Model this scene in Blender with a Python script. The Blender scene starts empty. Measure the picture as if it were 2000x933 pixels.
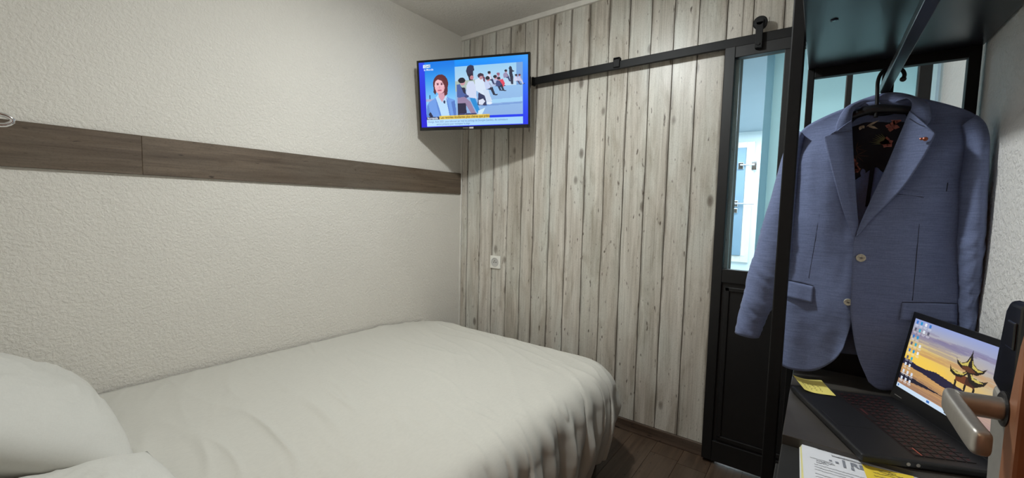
import bpy, bmesh, math, random
import numpy as np
from mathutils import Vector, Matrix, noise

random.seed(7)
S = bpy.context.scene
COL = S.collection

# ------------------------------------------------------------------ camera, world, light, exposure
CAMZ = 1.2056
cd = bpy.data.cameras.new('camera'); cam = bpy.data.objects.new('camera', cd); COL.objects.link(cam)
cd.sensor_fit = 'HORIZONTAL'; cd.sensor_width = 36.0
cd.lens = 816.707 / 2000.0 * 36.0
cd.clip_start = 0.02
_yaw, _pit, _rol = math.radians(36.1803), math.radians(-4.15099), math.radians(1.39143)
_f = Vector((math.cos(_yaw) * math.cos(_pit), math.sin(_yaw) * math.cos(_pit), math.sin(_pit)))
_r = Vector((math.sin(_yaw), -math.cos(_yaw), 0)); _u = _r.cross(_f)
_r2 = math.cos(_rol) * _r + math.sin(_rol) * _u
_u2 = -math.sin(_rol) * _r + math.cos(_rol) * _u
cam.matrix_world = Matrix(((_r2.x, _u2.x, -_f.x, 0), (_r2.y, _u2.y, -_f.y, 0), (_r2.z, _u2.z, -_f.z, CAMZ), (0, 0, 0, 1)))
S.camera = cam

W = bpy.data.worlds.new('world'); S.world = W; W.use_nodes = True
W.node_tree.nodes['Background'].inputs[0].default_value = (0.55, 0.75, 1.0, 1)
W.node_tree.nodes['Background'].inputs[1].default_value = 0.6

S.view_settings.view_transform = 'Standard'
S.view_settings.look = 'None'
S.view_settings.gamma = 1.0
S.view_settings.use_curve_mapping = False
S.view_settings.exposure = 0.0

ROOM_LAMP = 9.5
ROOM_DOWN = 19.0
BATH_LAMP = 50.0
BATH_FRONT = 1.6
CORRIDOR_LAMP = 3.5

def light(name, kind, loc, power, color, size=0.1, rot=(0, 0, 0), size_y=None):
    l = bpy.data.lights.new(name, kind); l.energy = power; l.color = color
    if kind == 'POINT': l.shadow_soft_size = size
    if kind == 'AREA':
        l.size = size
        if size_y: l.shape = 'RECTANGLE'; l.size_y = size_y
    o = bpy.data.objects.new(name, l); COL.objects.link(o); o.location = loc; o.rotation_euler = rot
    return o
light('room_light', 'POINT', (1.09, 0.92, 2.265), ROOM_LAMP, (0.945, 1.0, 1.0), 0.055)
light('room_down_light', 'AREA', (1.09, 0.92, 2.30), ROOM_DOWN, (0.945, 1.0, 1.0), 0.11)
light('bathroom_light', 'AREA', (3.9, 0.40, 2.04), BATH_LAMP, (0.93, 0.965, 1.0), 1.6, size_y=1.2)
light('bathroom_front_fill', 'AREA', (2.42, 0.70, 2.04), BATH_FRONT, (0.90, 0.96, 1.0), 0.2, size_y=0.5)  # added fill for the bathroom in front of the shower screen, no fixture
light('corridor_light', 'AREA', (-0.75, 0.1, 2.2), CORRIDOR_LAMP, (1.0, 0.72, 0.45), 0.4)

# ------------------------------------------------------------------ materials
def lin(c):
    return tuple(((x / 12.92) if x <= 0.04045 else ((x + 0.055) / 1.055) ** 2.4) for x in c)
def rgb(r, g, b): return lin((r / 255, g / 255, b / 255))

class NT:
    def __init__(s, name):
        s.m = bpy.data.materials.new(name); s.m.use_nodes = True; s.t = s.m.node_tree
        s.b = s.t.nodes['Principled BSDF']
    def n(s, typ, **kw):
        x = s.t.nodes.new(typ)
        for k, v in kw.items():
            if k in x.inputs: x.inputs[k].default_value = v
            else: setattr(x, k, v)
        return x
    def l(s, a, b): s.t.links.new(a, b)
    def coords(s, scale=(1, 1, 1), rnd=False):
        tc = s.n('ShaderNodeTexCoord'); mp = s.n('ShaderNodeMapping'); mp.inputs['Scale'].default_value = scale
        src = tc.outputs['Object']
        if rnd:
            oi = s.n('ShaderNodeObjectInfo'); mu = s.n('ShaderNodeMath', operation='MULTIPLY'); mu.inputs[1].default_value = 37.0
            s.l(oi.outputs['Random'], mu.inputs[0])
            ad = s.n('ShaderNodeVectorMath', operation='ADD'); s.l(src, ad.inputs[0]); s.l(mu.outputs[0], ad.inputs[1]); src = ad.outputs[0]
        s.l(src, mp.inputs['Vector']); return mp.outputs[0]
    def ramp(s, fac, stops):
        r = s.n('ShaderNodeValToRGB'); e = r.color_ramp.elements
        while len(e) < len(stops): e.new(0.5)
        for i, (p, c) in enumerate(stops):
            e[i].position = p; e[i].color = (*c, 1) if len(c) == 3 else c
        s.l(fac, r.inputs[0]); return r.outputs[0]
    def mix(s, fac, a, b, mode='MIX'):
        m = s.n('ShaderNodeMix', data_type='RGBA', blend_type=mode)
        for i, v in ((0, fac), (6, a), (7, b)):
            if hasattr(v, 'is_linked'): s.l(v, m.inputs[i])
            else: m.inputs[i].default_value = v if i == 0 else (*v, 1)
        return m.outputs[2]
    def bump(s, h, strength, dist=0.01):
        b = s.n('ShaderNodeBump'); b.inputs['Strength'].default_value = strength; b.inputs['Distance'].default_value = dist
        s.l(h, b.inputs['Height']); s.l(b.outputs[0], s.b.inputs['Normal']); return b

def plain(name, c, rough=0.5, metal=0.0, var=0.06, scale=20.0, bump=0.0, spec=0.5):
    k = NT(name); v = k.coords()
    no = k.n('ShaderNodeTexNoise', Scale=scale, Detail=4.0); k.l(v, no.inputs['Vector'])
    lo = tuple(x * (1 - var) for x in c); hi = tuple(min(1, x * (1 + var)) for x in c)
    k.l(k.ramp(no.outputs[0], [(0.3, lo), (0.7, hi)]), k.b.inputs['Base Color'])
    k.b.inputs['Roughness'].default_value = rough; k.b.inputs['Metallic'].default_value = metal
    k.b.inputs['Specular IOR Level'].default_value = spec
    if bump: k.bump(no.outputs[0], bump, 0.002)
    return k.m

def stucco(name, c, scale=95.0, strength=0.6, dist=0.006):
    k = NT(name); v = k.coords()
    n1 = k.n('ShaderNodeTexNoise', Scale=scale, Detail=3.0, Roughness=0.55, Distortion=0.4); k.l(v, n1.inputs['Vector'])
    n2 = k.n('ShaderNodeTexNoise', Scale=2.2, Detail=3.0); k.l(v, n2.inputs['Vector'])
    n3 = k.n('ShaderNodeTexNoise', Scale=scale * 0.35, Detail=2.0); k.l(v, n3.inputs['Vector'])
    k.l(k.ramp(n2.outputs[0], [(0.3, tuple(x * 0.96 for x in c)), (0.7, c)]), k.b.inputs['Base Color'])
    r = k.ramp(n1.outputs[0], [(0.36, (0, 0, 0)), (0.62, (1, 1, 1))])
    mx = k.mix(0.3, r, n3.outputs[0])
    k.bump(mx, strength, dist)
    k.b.inputs['Roughness'].default_value = 0.8
    return k.m

def plank_wood(name, c0, c1, cgrey, dark, along='Z', rough=0.36, knots=0.75, edge=None):
    """aged board: grain stretched along one axis, knots, small dark flecks, paler grey patches"""
    k = NT(name)
    def sc(a, l): return {'X': (l, a, a), 'Y': (a, l, a), 'Z': (a, a, l)}[along]
    g = k.n('ShaderNodeTexNoise', Scale=1.0, Detail=6.0, Roughness=0.6, Distortion=0.6); k.l(k.coords(sc(34, 1.6), True), g.inputs['Vector'])
    g2 = k.n('ShaderNodeTexNoise', Scale=1.0, Detail=3.0, Roughness=0.5); k.l(k.coords(sc(130, 3.5), True), g2.inputs['Vector'])
    p = k.n('ShaderNodeTexNoise', Scale=1.0, Detail=2.0); k.l(k.coords(sc(6, 1.7), True), p.inputs['Vector'])
    base = k.ramp(g.outputs[0], [(0.25, c0), (0.7, c1)])
    base = k.mix(k.ramp(p.outputs[0], [(0.42, (0, 0, 0)), (0.7, (0.8, 0.8, 0.8))]), base, cgrey)
    stn = k.n('ShaderNodeTexNoise', Scale=1.0, Detail=4.0, Roughness=0.65, Distortion=0.8); k.l(k.coords(sc(15, 3.0), True), stn.inputs['Vector'])
    base = k.mix(1.0, base, k.ramp(stn.outputs[0], [(0.34, (0.80, 0.775, 0.74)), (0.52, (1.02, 1.02, 1.02))]), 'MULTIPLY')
    fine = k.ramp(g2.outputs[0], [(0.28, (0.62, 0.6, 0.57)), (0.48, (1, 1, 1))])
    base = k.mix(0.55, base, fine, 'MULTIPLY')
    # flecks
    fl = k.n('ShaderNodeTexNoise', Scale=1.0, Detail=2.0, Roughness=0.4); k.l(k.coords(sc(75, 22), True), fl.inputs['Vector'])
    base = k.mix(k.ramp(fl.outputs[0], [(0.68, (0, 0, 0)), (0.76, (0.85, 0.85, 0.85))]), base, dark)
    pit = k.n('ShaderNodeTexNoise', Scale=1.0, Detail=3.0, Roughness=0.7); k.l(k.coords(sc(210, 130), True), pit.inputs['Vector'])
    base = k.mix(0.6, base, k.ramp(pit.outputs[0], [(0.34, (0.74, 0.73, 0.71)), (0.5, (1, 1, 1))]), 'MULTIPLY')
    # knots
    vo = k.n('ShaderNodeTexVoronoi', Scale=1.0, Randomness=1.0); k.l(k.coords(sc(9.0, 4.5), True), vo.inputs['Vector'])
    kn = k.ramp(vo.outputs['Distance'], [(0.03, (knots, knots, knots)), (0.10, (knots * .75,) * 3), (0.16, (0, 0, 0))])
    sel = k.ramp(vo.outputs['Color'], [(0.50, (0, 0, 0)), (0.52, (1, 1, 1))])
    km = k.n('ShaderNodeMath', operation='MULTIPLY'); k.l(kn, km.inputs[0]); k.l(sel, km.inputs[1])
    base = k.mix(km.outputs[0], base, dark)
    if edge:   # dirt gathered along the board's long edges, broken up by noise
        tc = k.n('ShaderNodeTexCoord'); sp_ = k.n('ShaderNodeSeparateXYZ'); k.l(tc.outputs['Generated'], sp_.inputs[0])
        m1 = k.n('ShaderNodeMath', operation='PINGPONG'); m1.inputs[1].default_value = 0.5; k.l(sp_.outputs[1], m1.inputs[0])
        en = k.n('ShaderNodeTexNoise', Scale=1.0, Detail=3.0); k.l(k.coords(sc(14, 3.2), True), en.inputs['Vector'])
        m2 = k.n('ShaderNodeMath', operation='MULTIPLY_ADD'); k.l(en.outputs[0], m2.inputs[0]); m2.inputs[1].default_value = -0.34; k.l(m1.outputs[0], m2.inputs[2]); m3 = k.n('ShaderNodeMath', operation='ADD'); k.l(m2.outputs[0], m3.inputs[0]); m3.inputs[1].default_value = 0.15; m2 = m3
        base = k.mix(k.ramp(m2.outputs[0], [(0.0, (0.55,) * 3), (0.012, (0.26,) * 3), (0.05, (0, 0, 0))]), base, dark)
    oi = k.n('ShaderNodeObjectInfo')
    base = k.mix(1.0, base, k.ramp(oi.outputs['Random'], [(0, (0.88, 0.87, 0.85)), (1, (1.05, 1.05, 1.06))]), 'MULTIPLY')
    k.l(base, k.b.inputs['Base Color'])
    k.b.inputs['Roughness'].default_value = rough
    k.bump(g2.outputs[0], 0.12, 0.002)
    return k.m

def fabric(name, c, weave=700.0, var=0.10, bump=0.25, rough=0.85, slub=0.0, sheen=0.1, blotch=0.1):
    k = NT(name)
    w1 = k.n('ShaderNodeTexNoise', Scale=1.0, Detail=2.0); k.l(k.coords((60, weave * .12, weave)), w1.inputs['Vector'])
    w2 = k.n('ShaderNodeTexNoise', Scale=1.0, Detail=2.0); k.l(k.coords((60, weave, weave * .12)), w2.inputs['Vector'])
    ad = k.n('ShaderNodeMath', operation='ADD'); k.l(w1.outputs[0], ad.inputs[0]); k.l(w2.outputs[0], ad.inputs[1])
    hf = k.n('ShaderNodeMath', operation='MULTIPLY'); k.l(ad.outputs[0], hf.inputs[0]); hf.inputs[1].default_value = 0.5
    big = k.n('ShaderNodeTexNoise', Scale=9.0, Detail=3.0); k.l(k.coords(), big.inputs['Vector'])
    col = k.ramp(hf.outputs[0], [(0.36, tuple(x * (1 - 2.6 * var) for x in c)), (0.62, tuple(x * (1 + 1.6 * var) for x in c))])
    if slub:   # long thick-and-thin threads across the cloth
        sl = k.n('ShaderNodeTexNoise', Scale=1.0, Detail=2.0); k.l(k.coords((20, 22, 420)), sl.inputs['Vector'])
        col = k.mix(1.0, col, k.ramp(sl.outputs[0], [(0.32, (1 - slub,) * 3), (0.64, (1 + slub * .8,) * 3)]), 'MULTIPLY')
    col = k.mix(1.0, col, k.ramp(big.outputs[0], [(0.3, (1 - blotch,) * 3), (0.7, (1 + blotch * .6, 1 + blotch * .5, 1 + blotch * .4))]), 'MULTIPLY')
    k.l(col, k.b.inputs['Base Color']); k.b.inputs['Roughness'].default_value = rough
    k.b.inputs['Sheen Weight'].default_value = sheen
    k.bump(hf.outputs[0], bump, 0.001)
    return k.m

def emis_attr(name, strength):
    k = NT(name); a = k.n('ShaderNodeAttribute', attribute_name='Col')
    k.b.inputs['Base Color'].default_value = (0.01, 0.01, 0.01, 1)
    k.l(a.outputs['Color'], k.b.inputs['Emission Color']); k.b.inputs['Emission Strength'].default_value = strength
    k.b.inputs['Roughness'].default_value = 0.35
    return k.m
def emis(name, c, strength=1.0):
    k = NT(name); no = k.n('ShaderNodeTexNoise', Scale=40.0); k.l(k.coords(), no.inputs['Vector'])
    k.l(k.ramp(no.outputs[0], [(0, tuple(x * .97 for x in c)), (1, c)]), k.b.inputs['Emission Color'])
    k.b.inputs['Base Color'].default_value = (0.01, 0.01, 0.01, 1)
    k.b.inputs['Emission Strength'].default_value = strength
    return k.m
def glass(name, tint=(0.95, 0.99, 1.0), rough=0.0, tr=True):
    k = NT(name)
    no = k.n('ShaderNodeTexNoise', Scale=3.0); k.l(k.coords(), no.inputs['Vector'])
    mixs = k.n('ShaderNodeMixShader'); t = k.n('ShaderNodeBsdfTransparent'); g = k.n('ShaderNodeBsdfGlossy')
    k.l(k.ramp(no.outputs[0], [(0, tuple(x * .985 for x in tint)), (1, tint)]), t.inputs[0])
    g.inputs['Roughness'].default_value = max(rough, 0.01); g.inputs[0].default_value = (0.9, 0.95, 1, 1)
    fr = k.n('ShaderNodeFresnel'); fr.inputs[0].default_value = 1.25
    k.l(fr.outputs[0], mixs.inputs[0]); k.l(t.outputs[0], mixs.inputs[1]); k.l(g.outputs[0], mixs.inputs[2])
    k.l(mixs.outputs[0], k.t.nodes['Material Output'].inputs[0])
    return k.m

M = {}
M['stucco'] = stucco('white_stucco', rgb(224, 219, 210), 105.0, 0.42)
M['stucco_right'] = stucco('white_stucco_right', rgb(230, 228, 225), 80.0, 0.5)
M['ceiling'] = stucco('ceiling_plaster', rgb(230, 226, 220), 60.0, 0.5, 0.008)
M['white_trim'] = plain('white_trim', rgb(226, 222, 214), 0.5)
M['wall_wood'] = plank_wood('pale_aged_boards', rgb(178, 170, 158), rgb(222, 216, 206), rgb(214, 215, 207), rgb(84, 70, 58), edge=True)
M['joint'] = plain('dark_joint', rgb(92, 78, 64), 0.8)
M['strip_wood'] = plank_wood('brown_grey_board', rgb(72, 58, 45), rgb(120, 104, 88), rgb(108, 98, 87), rgb(44, 32, 24), 'X', 0.5)
M['floor_wood'] = plank_wood('dark_brown_vinyl', rgb(50, 38, 30), rgb(96, 76, 60), rgb(88, 74, 62), rgb(28, 20, 16), 'X', 0.45, 0.5)
M['base_wood'] = plank_wood('brown_baseboard', rgb(64, 50, 40), rgb(104, 86, 72), rgb(92, 80, 70), rgb(40, 30, 24), 'Y', 0.5, 0.5)
M['black_metal'] = plain('black_powder_coat', rgb(13, 13, 14), 0.55, 0.0, 0.15, 60, spec=0.3)
M['black_door'] = plain('black_door_paint', rgb(13, 13, 14), 0.5, 0.0, 0.2, 30)
M['black_plastic'] = plain('black_plastic', rgb(18, 18, 21), 0.38, 0.0, 0.1, 60)
M['gloss_black'] = plain('glossy_black_plastic', rgb(12, 12, 14), 0.12, 0.0, 0.1, 60)
M['shelf_dark'] = plain('dark_satin_laminate', rgb(40, 40, 46), 0.28, 0.0, 0.12, 14)
M['desk_dark'] = plain('anthracite_laminate', rgb(70, 66, 62), 0.3, 0.0, 0.25, 9)
M['cabinet_black'] = plain('black_cabinet', rgb(24, 23, 22), 0.6, 0.0, 0.15, 20)
M['chrome'] = plain('chrome', (0.8, 0.8, 0.82), 0.08, 1.0, 0.02)
M['steel'] = plain('satin_nickel', rgb(182, 177, 170), 0.42, 0.8, 0.05, 180, 0.05)
M['warm_reflection'] = plain('painted_warm_reflection', rgb(156, 104, 74), 0.45, 0.2, 0.12, 25)  # brown stands in for warm light reflected by the lock's metal
M['steel_paint'] = plain('silver_grey_lacquer', rgb(150, 147, 142), 0.4, 0.35, 0.06, 120)
M['orange_wall'] = plain('corridor_orange_wall', rgb(186, 108, 60), 0.7, 0.0, 0.1, 3)
M['door_brown'] = plank_wood('brown_door_veneer', rgb(96, 60, 40), rgb(140, 92, 62), rgb(128, 86, 60), rgb(60, 36, 24), 'Z', 0.5, 0.3)
M['duvet'] = fabric('white_cotton', rgb(200, 197, 188), 900, 0.012, 0.06, 0.9, blotch=0.012)
M['pillow'] = fabric('white_cotton_pillow', rgb(206, 204, 197), 900, 0.012, 0.06, 0.9, blotch=0.012)
M['mattress'] = fabric('mattress_ticking', rgb(214, 208, 196), 500, 0.04)
M['bed_base'] = fabric('dark_bed_base', rgb(44, 38, 34), 500, 0.08)
M['leg_wood'] = plank_wood('bed_leg_wood', rgb(70, 44, 30), rgb(104, 68, 48), rgb(92, 60, 44), rgb(70, 40, 26), 'Z', 0.45, 0.2)
M['chambray'] = fabric('blue_chambray', rgb(108, 120, 157), 1100, 0.06, 0.12, slub=0.13)
M['chambray_dark'] = fabric('blue_chambray_seam', rgb(58, 64, 88), 620, 0.10)
M['lining_blue'] = fabric('blue_lining', rgb(136, 166, 236), 800, 0.06, 0.1, 0.5)
M['lining_navy'] = fabric('navy_floral_ground', rgb(12, 17, 36), 800, 0.08, 0.1, 0.6, sheen=0.0)
M['petal_pink'] = plain('petal_pink', rgb(206, 128, 118), 0.6, 0, 0.3, 90)
M['petal_cream'] = plain('petal_cream', rgb(214, 196, 170), 0.6, 0, 0.2, 90)
M['leaf_olive'] = plain('leaf_olive', rgb(128, 128, 84), 0.6, 0, 0.25, 120)
M['leaf_brown'] = plain('leaf_brown', rgb(92, 62, 56), 0.6, 0, 0.25, 120)
M['button'] = plain('pale_horn_button', rgb(196, 190, 172), 0.35, 0, 0.25, 160)
M['thread'] = plain('dark_thread', rgb(42, 46, 62), 0.8)
M['pin_red'] = plain('copper_pin', rgb(150, 84, 60), 0.35, 0.5, 0.3, 200)
M['paper'] = plain('white_paper', rgb(222, 224, 230), 0.8, 0, 0.02)
M['paper_yellow'] = plain('cream_paper_edge', rgb(222, 214, 150), 0.8, 0, 0.04)
M['sticky'] = plain('yellow_note', rgb(236, 222, 122), 0.8, 0, 0.03)
M['sticky_deep'] = plain('deep_yellow_note', rgb(232, 204, 62), 0.8, 0, 0.03)
M['ink'] = plain('dark_ink', rgb(60, 62, 70), 0.8)
M['ink_grey'] = plain('grey_ink', rgb(128, 132, 142), 0.8)
M['ink_brown'] = plain('brown_ink', rgb(128, 106, 40), 0.8)
M['socket_white'] = plain('socket_white', rgb(238, 236, 228), 0.35, 0, 0.02)
M['socket_grey'] = plain('socket_recess', rgb(196, 194, 190), 0.4, 0, 0.03)
M['dark_hole'] = plain('dark_hole', rgb(30, 30, 32), 0.7)
M['laptop'] = plain('black_laptop_shell', rgb(18, 18, 21), 0.5, 0, 0.12, 50)
M['key'] = plain('black_key', rgb(16, 14, 16), 0.5, 0, 0.1, 80)
M['legend'] = plain('dim_red_legend', rgb(74, 24, 28), 0.6)
M['legend_hot'] = plain('orange_red_line', rgb(190, 96, 76), 0.5)
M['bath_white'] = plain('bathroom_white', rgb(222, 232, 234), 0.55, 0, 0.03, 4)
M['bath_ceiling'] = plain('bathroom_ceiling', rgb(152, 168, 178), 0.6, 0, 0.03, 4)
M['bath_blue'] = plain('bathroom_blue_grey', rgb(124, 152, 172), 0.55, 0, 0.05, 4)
M['bath_floor'] = plain('bathroom_floor', rgb(190, 196, 200), 0.4, 0, 0.06, 8)
def frosted(name, c):
    k = NT(name); no = k.n('ShaderNodeTexNoise', Scale=3.0, Detail=3.0); k.l(k.coords(), no.inputs['Vector'])
    col = k.ramp(no.outputs[0], [(0.3, tuple(x * .97 for x in c)), (0.7, c)])
    tr = k.n('ShaderNodeBsdfTranslucent'); mx = k.n('ShaderNodeMixShader'); mx.inputs[0].default_value = 0.55
    k.l(col, tr.inputs[0]); k.l(col, k.b.inputs['Base Color']); k.b.inputs['Roughness'].default_value = 0.35
    k.l(k.b.outputs[0], mx.inputs[1]); k.l(tr.outputs[0], mx.inputs[2]); k.l(mx.outputs[0], k.t.nodes['Material Output'].inputs[0])
    return k.m
M['shower'] = frosted('frosted_shower_panel', rgb(226, 240, 239))
M['shower_edge'] = frosted('shower_panel_edge', rgb(200, 222, 228))
M['glass'] = glass('clear_pane', (0.90, 0.965, 0.985))
M['lamp_glow'] = emis('lamp_diffuser', (1.0, 0.93, 0.82), 6.0)
M['window_glow'] = emis('daylight_pane', (0.75, 0.9, 1.0), 1.6)
M['tv_screen'] = emis_attr('tv_picture', 1.0)
M['lap_screen'] = emis_attr('laptop_picture', 0.95)
M['scr_black'] = emis('screen_black', rgb(24, 26, 44), 1)
M['scr_white'] = emis('screen_white', rgb(226, 238, 255), 1)
M['scr_blue'] = emis('screen_text_blue', rgb(78, 116, 176), 1)
M['scr_brown'] = emis('screen_text_brown', rgb(106, 84, 30), 1)

# ------------------------------------------------------------------ mesh helpers
def link(name, bm, mat, parent=None, smooth=False, kind=None, mats=None):
    me = bpy.data.meshes.new(name); bm.normal_update(); bm.to_mesh(me); bm.free()
    for mm in (mats or [mat]): me.materials.append(mm)
    if smooth:
        for p in me.polygons: p.use_smooth = True
    o = bpy.data.objects.new(name, me); COL.objects.link(o)
    if parent: o.parent = parent
    if kind: o['kind'] = kind
    return o
def empty(name, loc=(0, 0, 0)):
    o = bpy.data.objects.new(name, None); COL.objects.link(o); o.location = loc; o.empty_display_size = 0.05; return o
def tag(o, label=None, cat=None, group=None, kind=None):
    if label: o['label'] = label
    if cat: o['category'] = cat
    if group: o['group'] = group
    if kind: o['kind'] = kind
    return o
def box(bm, a, b, bev=0.0, seg=2):
    x0, y0, z0 = (min(a[i], b[i]) for i in range(3)); x1, y1, z1 = (max(a[i], b[i]) for i in range(3))
    vs = [bm.verts.new(p) for p in ((x0, y0, z0), (x1, y0, z0), (x1, y1, z0), (x0, y1, z0), (x0, y0, z1), (x1, y0, z1), (x1, y1, z1), (x0, y1, z1))]
    fs = [bm.faces.new([vs[i] for i in q]) for q in ((0, 3, 2, 1), (4, 5, 6, 7), (0, 1, 5, 4), (1, 2, 6, 5), (2, 3, 7, 6), (3, 0, 4, 7))]
    if bev:
        es = list({e for f in fs for e in f.edges})
        bmesh.ops.bevel(bm, geom=es, offset=bev, segments=seg, affect='EDGES', profile=0.5)
    return bm
def B(a, b, bev=0.0, seg=2): return box(bmesh.new(), a, b, bev, seg)
def cyl(bm, p, q, r0, r1=None, n=24, cap=True):
    r1 = r0 if r1 is None else r1
    p = Vector(p); q = Vector(q); d = (q - p).normalized()
    a = d.orthogonal().normalized(); b = d.cross(a)
    R0 = [bm.verts.new(p + r0 * (math.cos(t) * a + math.sin(t) * b)) for t in [2 * math.pi * i / n for i in range(n)]]
    R1 = [bm.verts.new(q + r1 * (math.cos(t) * a + math.sin(t) * b)) for t in [2 * math.pi * i / n for i in range(n)]]
    for i in range(n): bm.faces.new((R0[i], R0[(i + 1) % n], R1[(i + 1) % n], R1[i]))
    if cap: bm.faces.new(R0[::-1]); bm.faces.new(R1)
    return bm
def lathe(bm, c, axis, prof, n=32):
    """prof: list of (distance along axis, radius)"""
    c = Vector(c); d = Vector(axis).normalized(); a = d.orthogonal().normalized(); b = d.cross(a)
    rings = []
    for (h, r) in prof:
        rings.append([bm.verts.new(c + d * h + max(r, 1e-5) * (math.cos(2 * math.pi * i / n) * a + math.sin(2 * math.pi * i / n) * b)) for i in range(n)])
    for R, Q in zip(rings, rings[1:]):
        for i in range(n): bm.faces.new((R[i], R[(i + 1) % n], Q[(i + 1) % n], Q[i]))
    bm.faces.new(rings[0][::-1]); bm.faces.new(rings[-1])
    return bm
def crom(P, n):
    """n points at even spacing along a Catmull-Rom curve through P (any dimension)"""
    P = [np.array(p, float) for p in P]
    Q = [2 * P[0] - P[1]] + P + [2 * P[-1] - P[-2]]
    out = []
    for i in range(1, len(Q) - 2):
        for t in np.linspace(0, 1, 24, endpoint=False):
            a, b, c, d = Q[i - 1], Q[i], Q[i + 1], Q[i + 2]
            out.append(0.5 * ((2 * b) + (c - a) * t + (2 * a - 5 * b + 4 * c - d) * t * t + (3 * b - a - 3 * c + d) * t ** 3))
    out.append(P[-1]); out = np.array(out)
    L = np.r_[0, np.cumsum(np.linalg.norm(np.diff(out, axis=0), axis=1))]
    s = np.linspace(0, L[-1], n)
    return np.stack([np.interp(s, L, out[:, k]) for k in range(out.shape[1])], 1)
def tube(bm, P, r, n=12, ns=None, flat=None):
    """round tube through points; r number or list; flat=(a,b) elliptical factors"""
    C = crom(P, ns or max(8, len(P) * 6)); m = len(C)
    rr = np.interp(np.linspace(0, 1, m), np.linspace(0, 1, len(r)), r) if isinstance(r, (list, tuple)) else [r] * m
    prev = None; rings = []
    up = None
    for i in range(m):
        t = Vector(C[min(i + 1, m - 1)] - C[max(i - 1, 0)]).normalized()
        if up is None: up = t.orthogonal().normalized()
        up = (up - t * up.dot(t)).normalized(); sd = t.cross(up)
        rings.append([bm.verts.new(Vector(C[i]) + float(rr[i]) * (math.cos(2 * math.pi * k / n) * up + math.sin(2 * math.pi * k / n) * sd)) for k in range(n)])
    for R, Q in zip(rings, rings[1:]):
        for k in range(n): bm.faces.new((R[k], R[(k + 1) % n], Q[(k + 1) % n], Q[k]))
    bm.faces.new(rings[0][::-1]); bm.faces.new(rings[-1])
    return bm
def grid(bm, G):
    """G[i][j] points -> quads"""
    V = [[bm.verts.new(p) for p in row] for row in G]
    for i in range(len(V) - 1):
        for j in range(len(V[0]) - 1):
            bm.faces.new((V[i][j], V[i][j + 1], V[i + 1][j + 1], V[i + 1][j]))
    return bm
def thick(o, t, offset=0.0):
    m = o.modifiers.new('solid', 'SOLIDIFY'); m.thickness = t; m.offset = offset; return o
def sub(o, n=1):
    m = o.modifiers.new('sub', 'SUBSURF'); m.levels = n; m.render_levels = n; return o
def prism(bm, pts, d):
    """pts: 3D polygon; d: extrusion vector"""
    d = Vector(d); a = [bm.verts.new(Vector(p)) for p in pts]; b = [bm.verts.new(Vector(p) + d) for p in pts]
    bm.faces.new(a[::-1]); bm.faces.new(b); n = len(a)
    for i in range(n): bm.faces.new((a[i], a[(i + 1) % n], b[(i + 1) % n], b[i]))
    return bm
def text(name, body, size, mat, parent, mw, align='LEFT', bold=0.0, sx=1.0):
    c = bpy.data.curves.new(name, 'FONT'); c.body = body; c.size = size; c.align_x = align; c.offset = bold; c.resolution_u = 3
    t = bpy.data.objects.new(name, c); COL.objects.link(t)
    dg = bpy.context.evaluated_depsgraph_get(); dg.update()
    me = bpy.data.meshes.new_from_object(t.evaluated_get(dg)); bpy.data.objects.remove(t)
    me.transform(mw @ Matrix.Diagonal((sx, 1, 1, 1))); me.materials.clear(); me.materials.append(mat); me.name = name
    o = bpy.data.objects.new(name, me); COL.objects.link(o); o.parent = parent
    return o

# ------------------------------------------------------------------ setting
YL, YR, XW, XH, ZC = 2.07, -0.33, 2.2, -0.20, 2.382
fl = link('floor', B((-1.4, YR - 0.06, -0.06), (XW + 0.08, YL + 0.06, -0.006)), M['joint'], kind='structure')
edges = [-0.33] + [-0.184 + 0.133 * i for i in range(18)]
edges = [e for e in edges if e < YL]; edges.append(YL)
for i, (y0, y1) in enumerate(zip(edges, edges[1:])):
    x = -1.4 + [0, .55, .25, .8, .4][i % 5] * 0.6 - (0.15 if i % 2 else 0)
    cuts = [-1.4] + [c for c in (0.03 + 0.74 * i % 1.2, 0.03 + 0.74 * i % 1.2 + 1.2) if c < 2.1] + [XW + 0.07]
    if abs(y0 - 0.348) < 0.02: cuts = [-1.4, -0.35, 0.85, 2.05, XW + 0.07]
    for a, b in zip(cuts, cuts[1:]):
        if b - a > 0.05:
            link('floor_plank', B((a + .0006, y0 + .0008, -0.006), (b - .0006, y1 - .0008, random.uniform(-.0006, 0))), M['floor_wood'], fl)
ceil = link('ceiling', B((XH - 0.06, YR - 0.06, ZC), (XW + 0.08, YL + 0.06, ZC + 0.06)), M['ceiling'], kind='structure')
wl = link('wall_left', B((XH - 0.06, YL, -0.01), (XW + 0.08, YL + 0.06, ZC)), M['stucco'], kind='structure')
wr = link('wall_right', B((-1.4, YR - 0.06, -0.01), (XW + 0.02, YR, ZC)), M['stucco_right'], kind='structure')
bm = bmesh.new(); box(bm, (XH - .06, 0.56, -0.01), (XH, YL, ZC)); box(bm, (XH - .06, YR, 2.06), (XH, 0.56, ZC))
wh = link('wall_head', bm, M['stucco'], kind='structure')
# corridor behind the open entrance door
bm = bmesh.new(); box(bm, (-1.42, YR, -0.01), (-1.36, 1.2, 2.4)); box(bm, (-1.36, 0.95, -0.01), (XH - .06, 1.0, 2.4)); box(bm, (-1.42, YR - .05, 2.4), (XH - .06, 1.2, 2.45))
link('wall_corridor', bm, M['orange_wall'], kind='structure')
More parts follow.
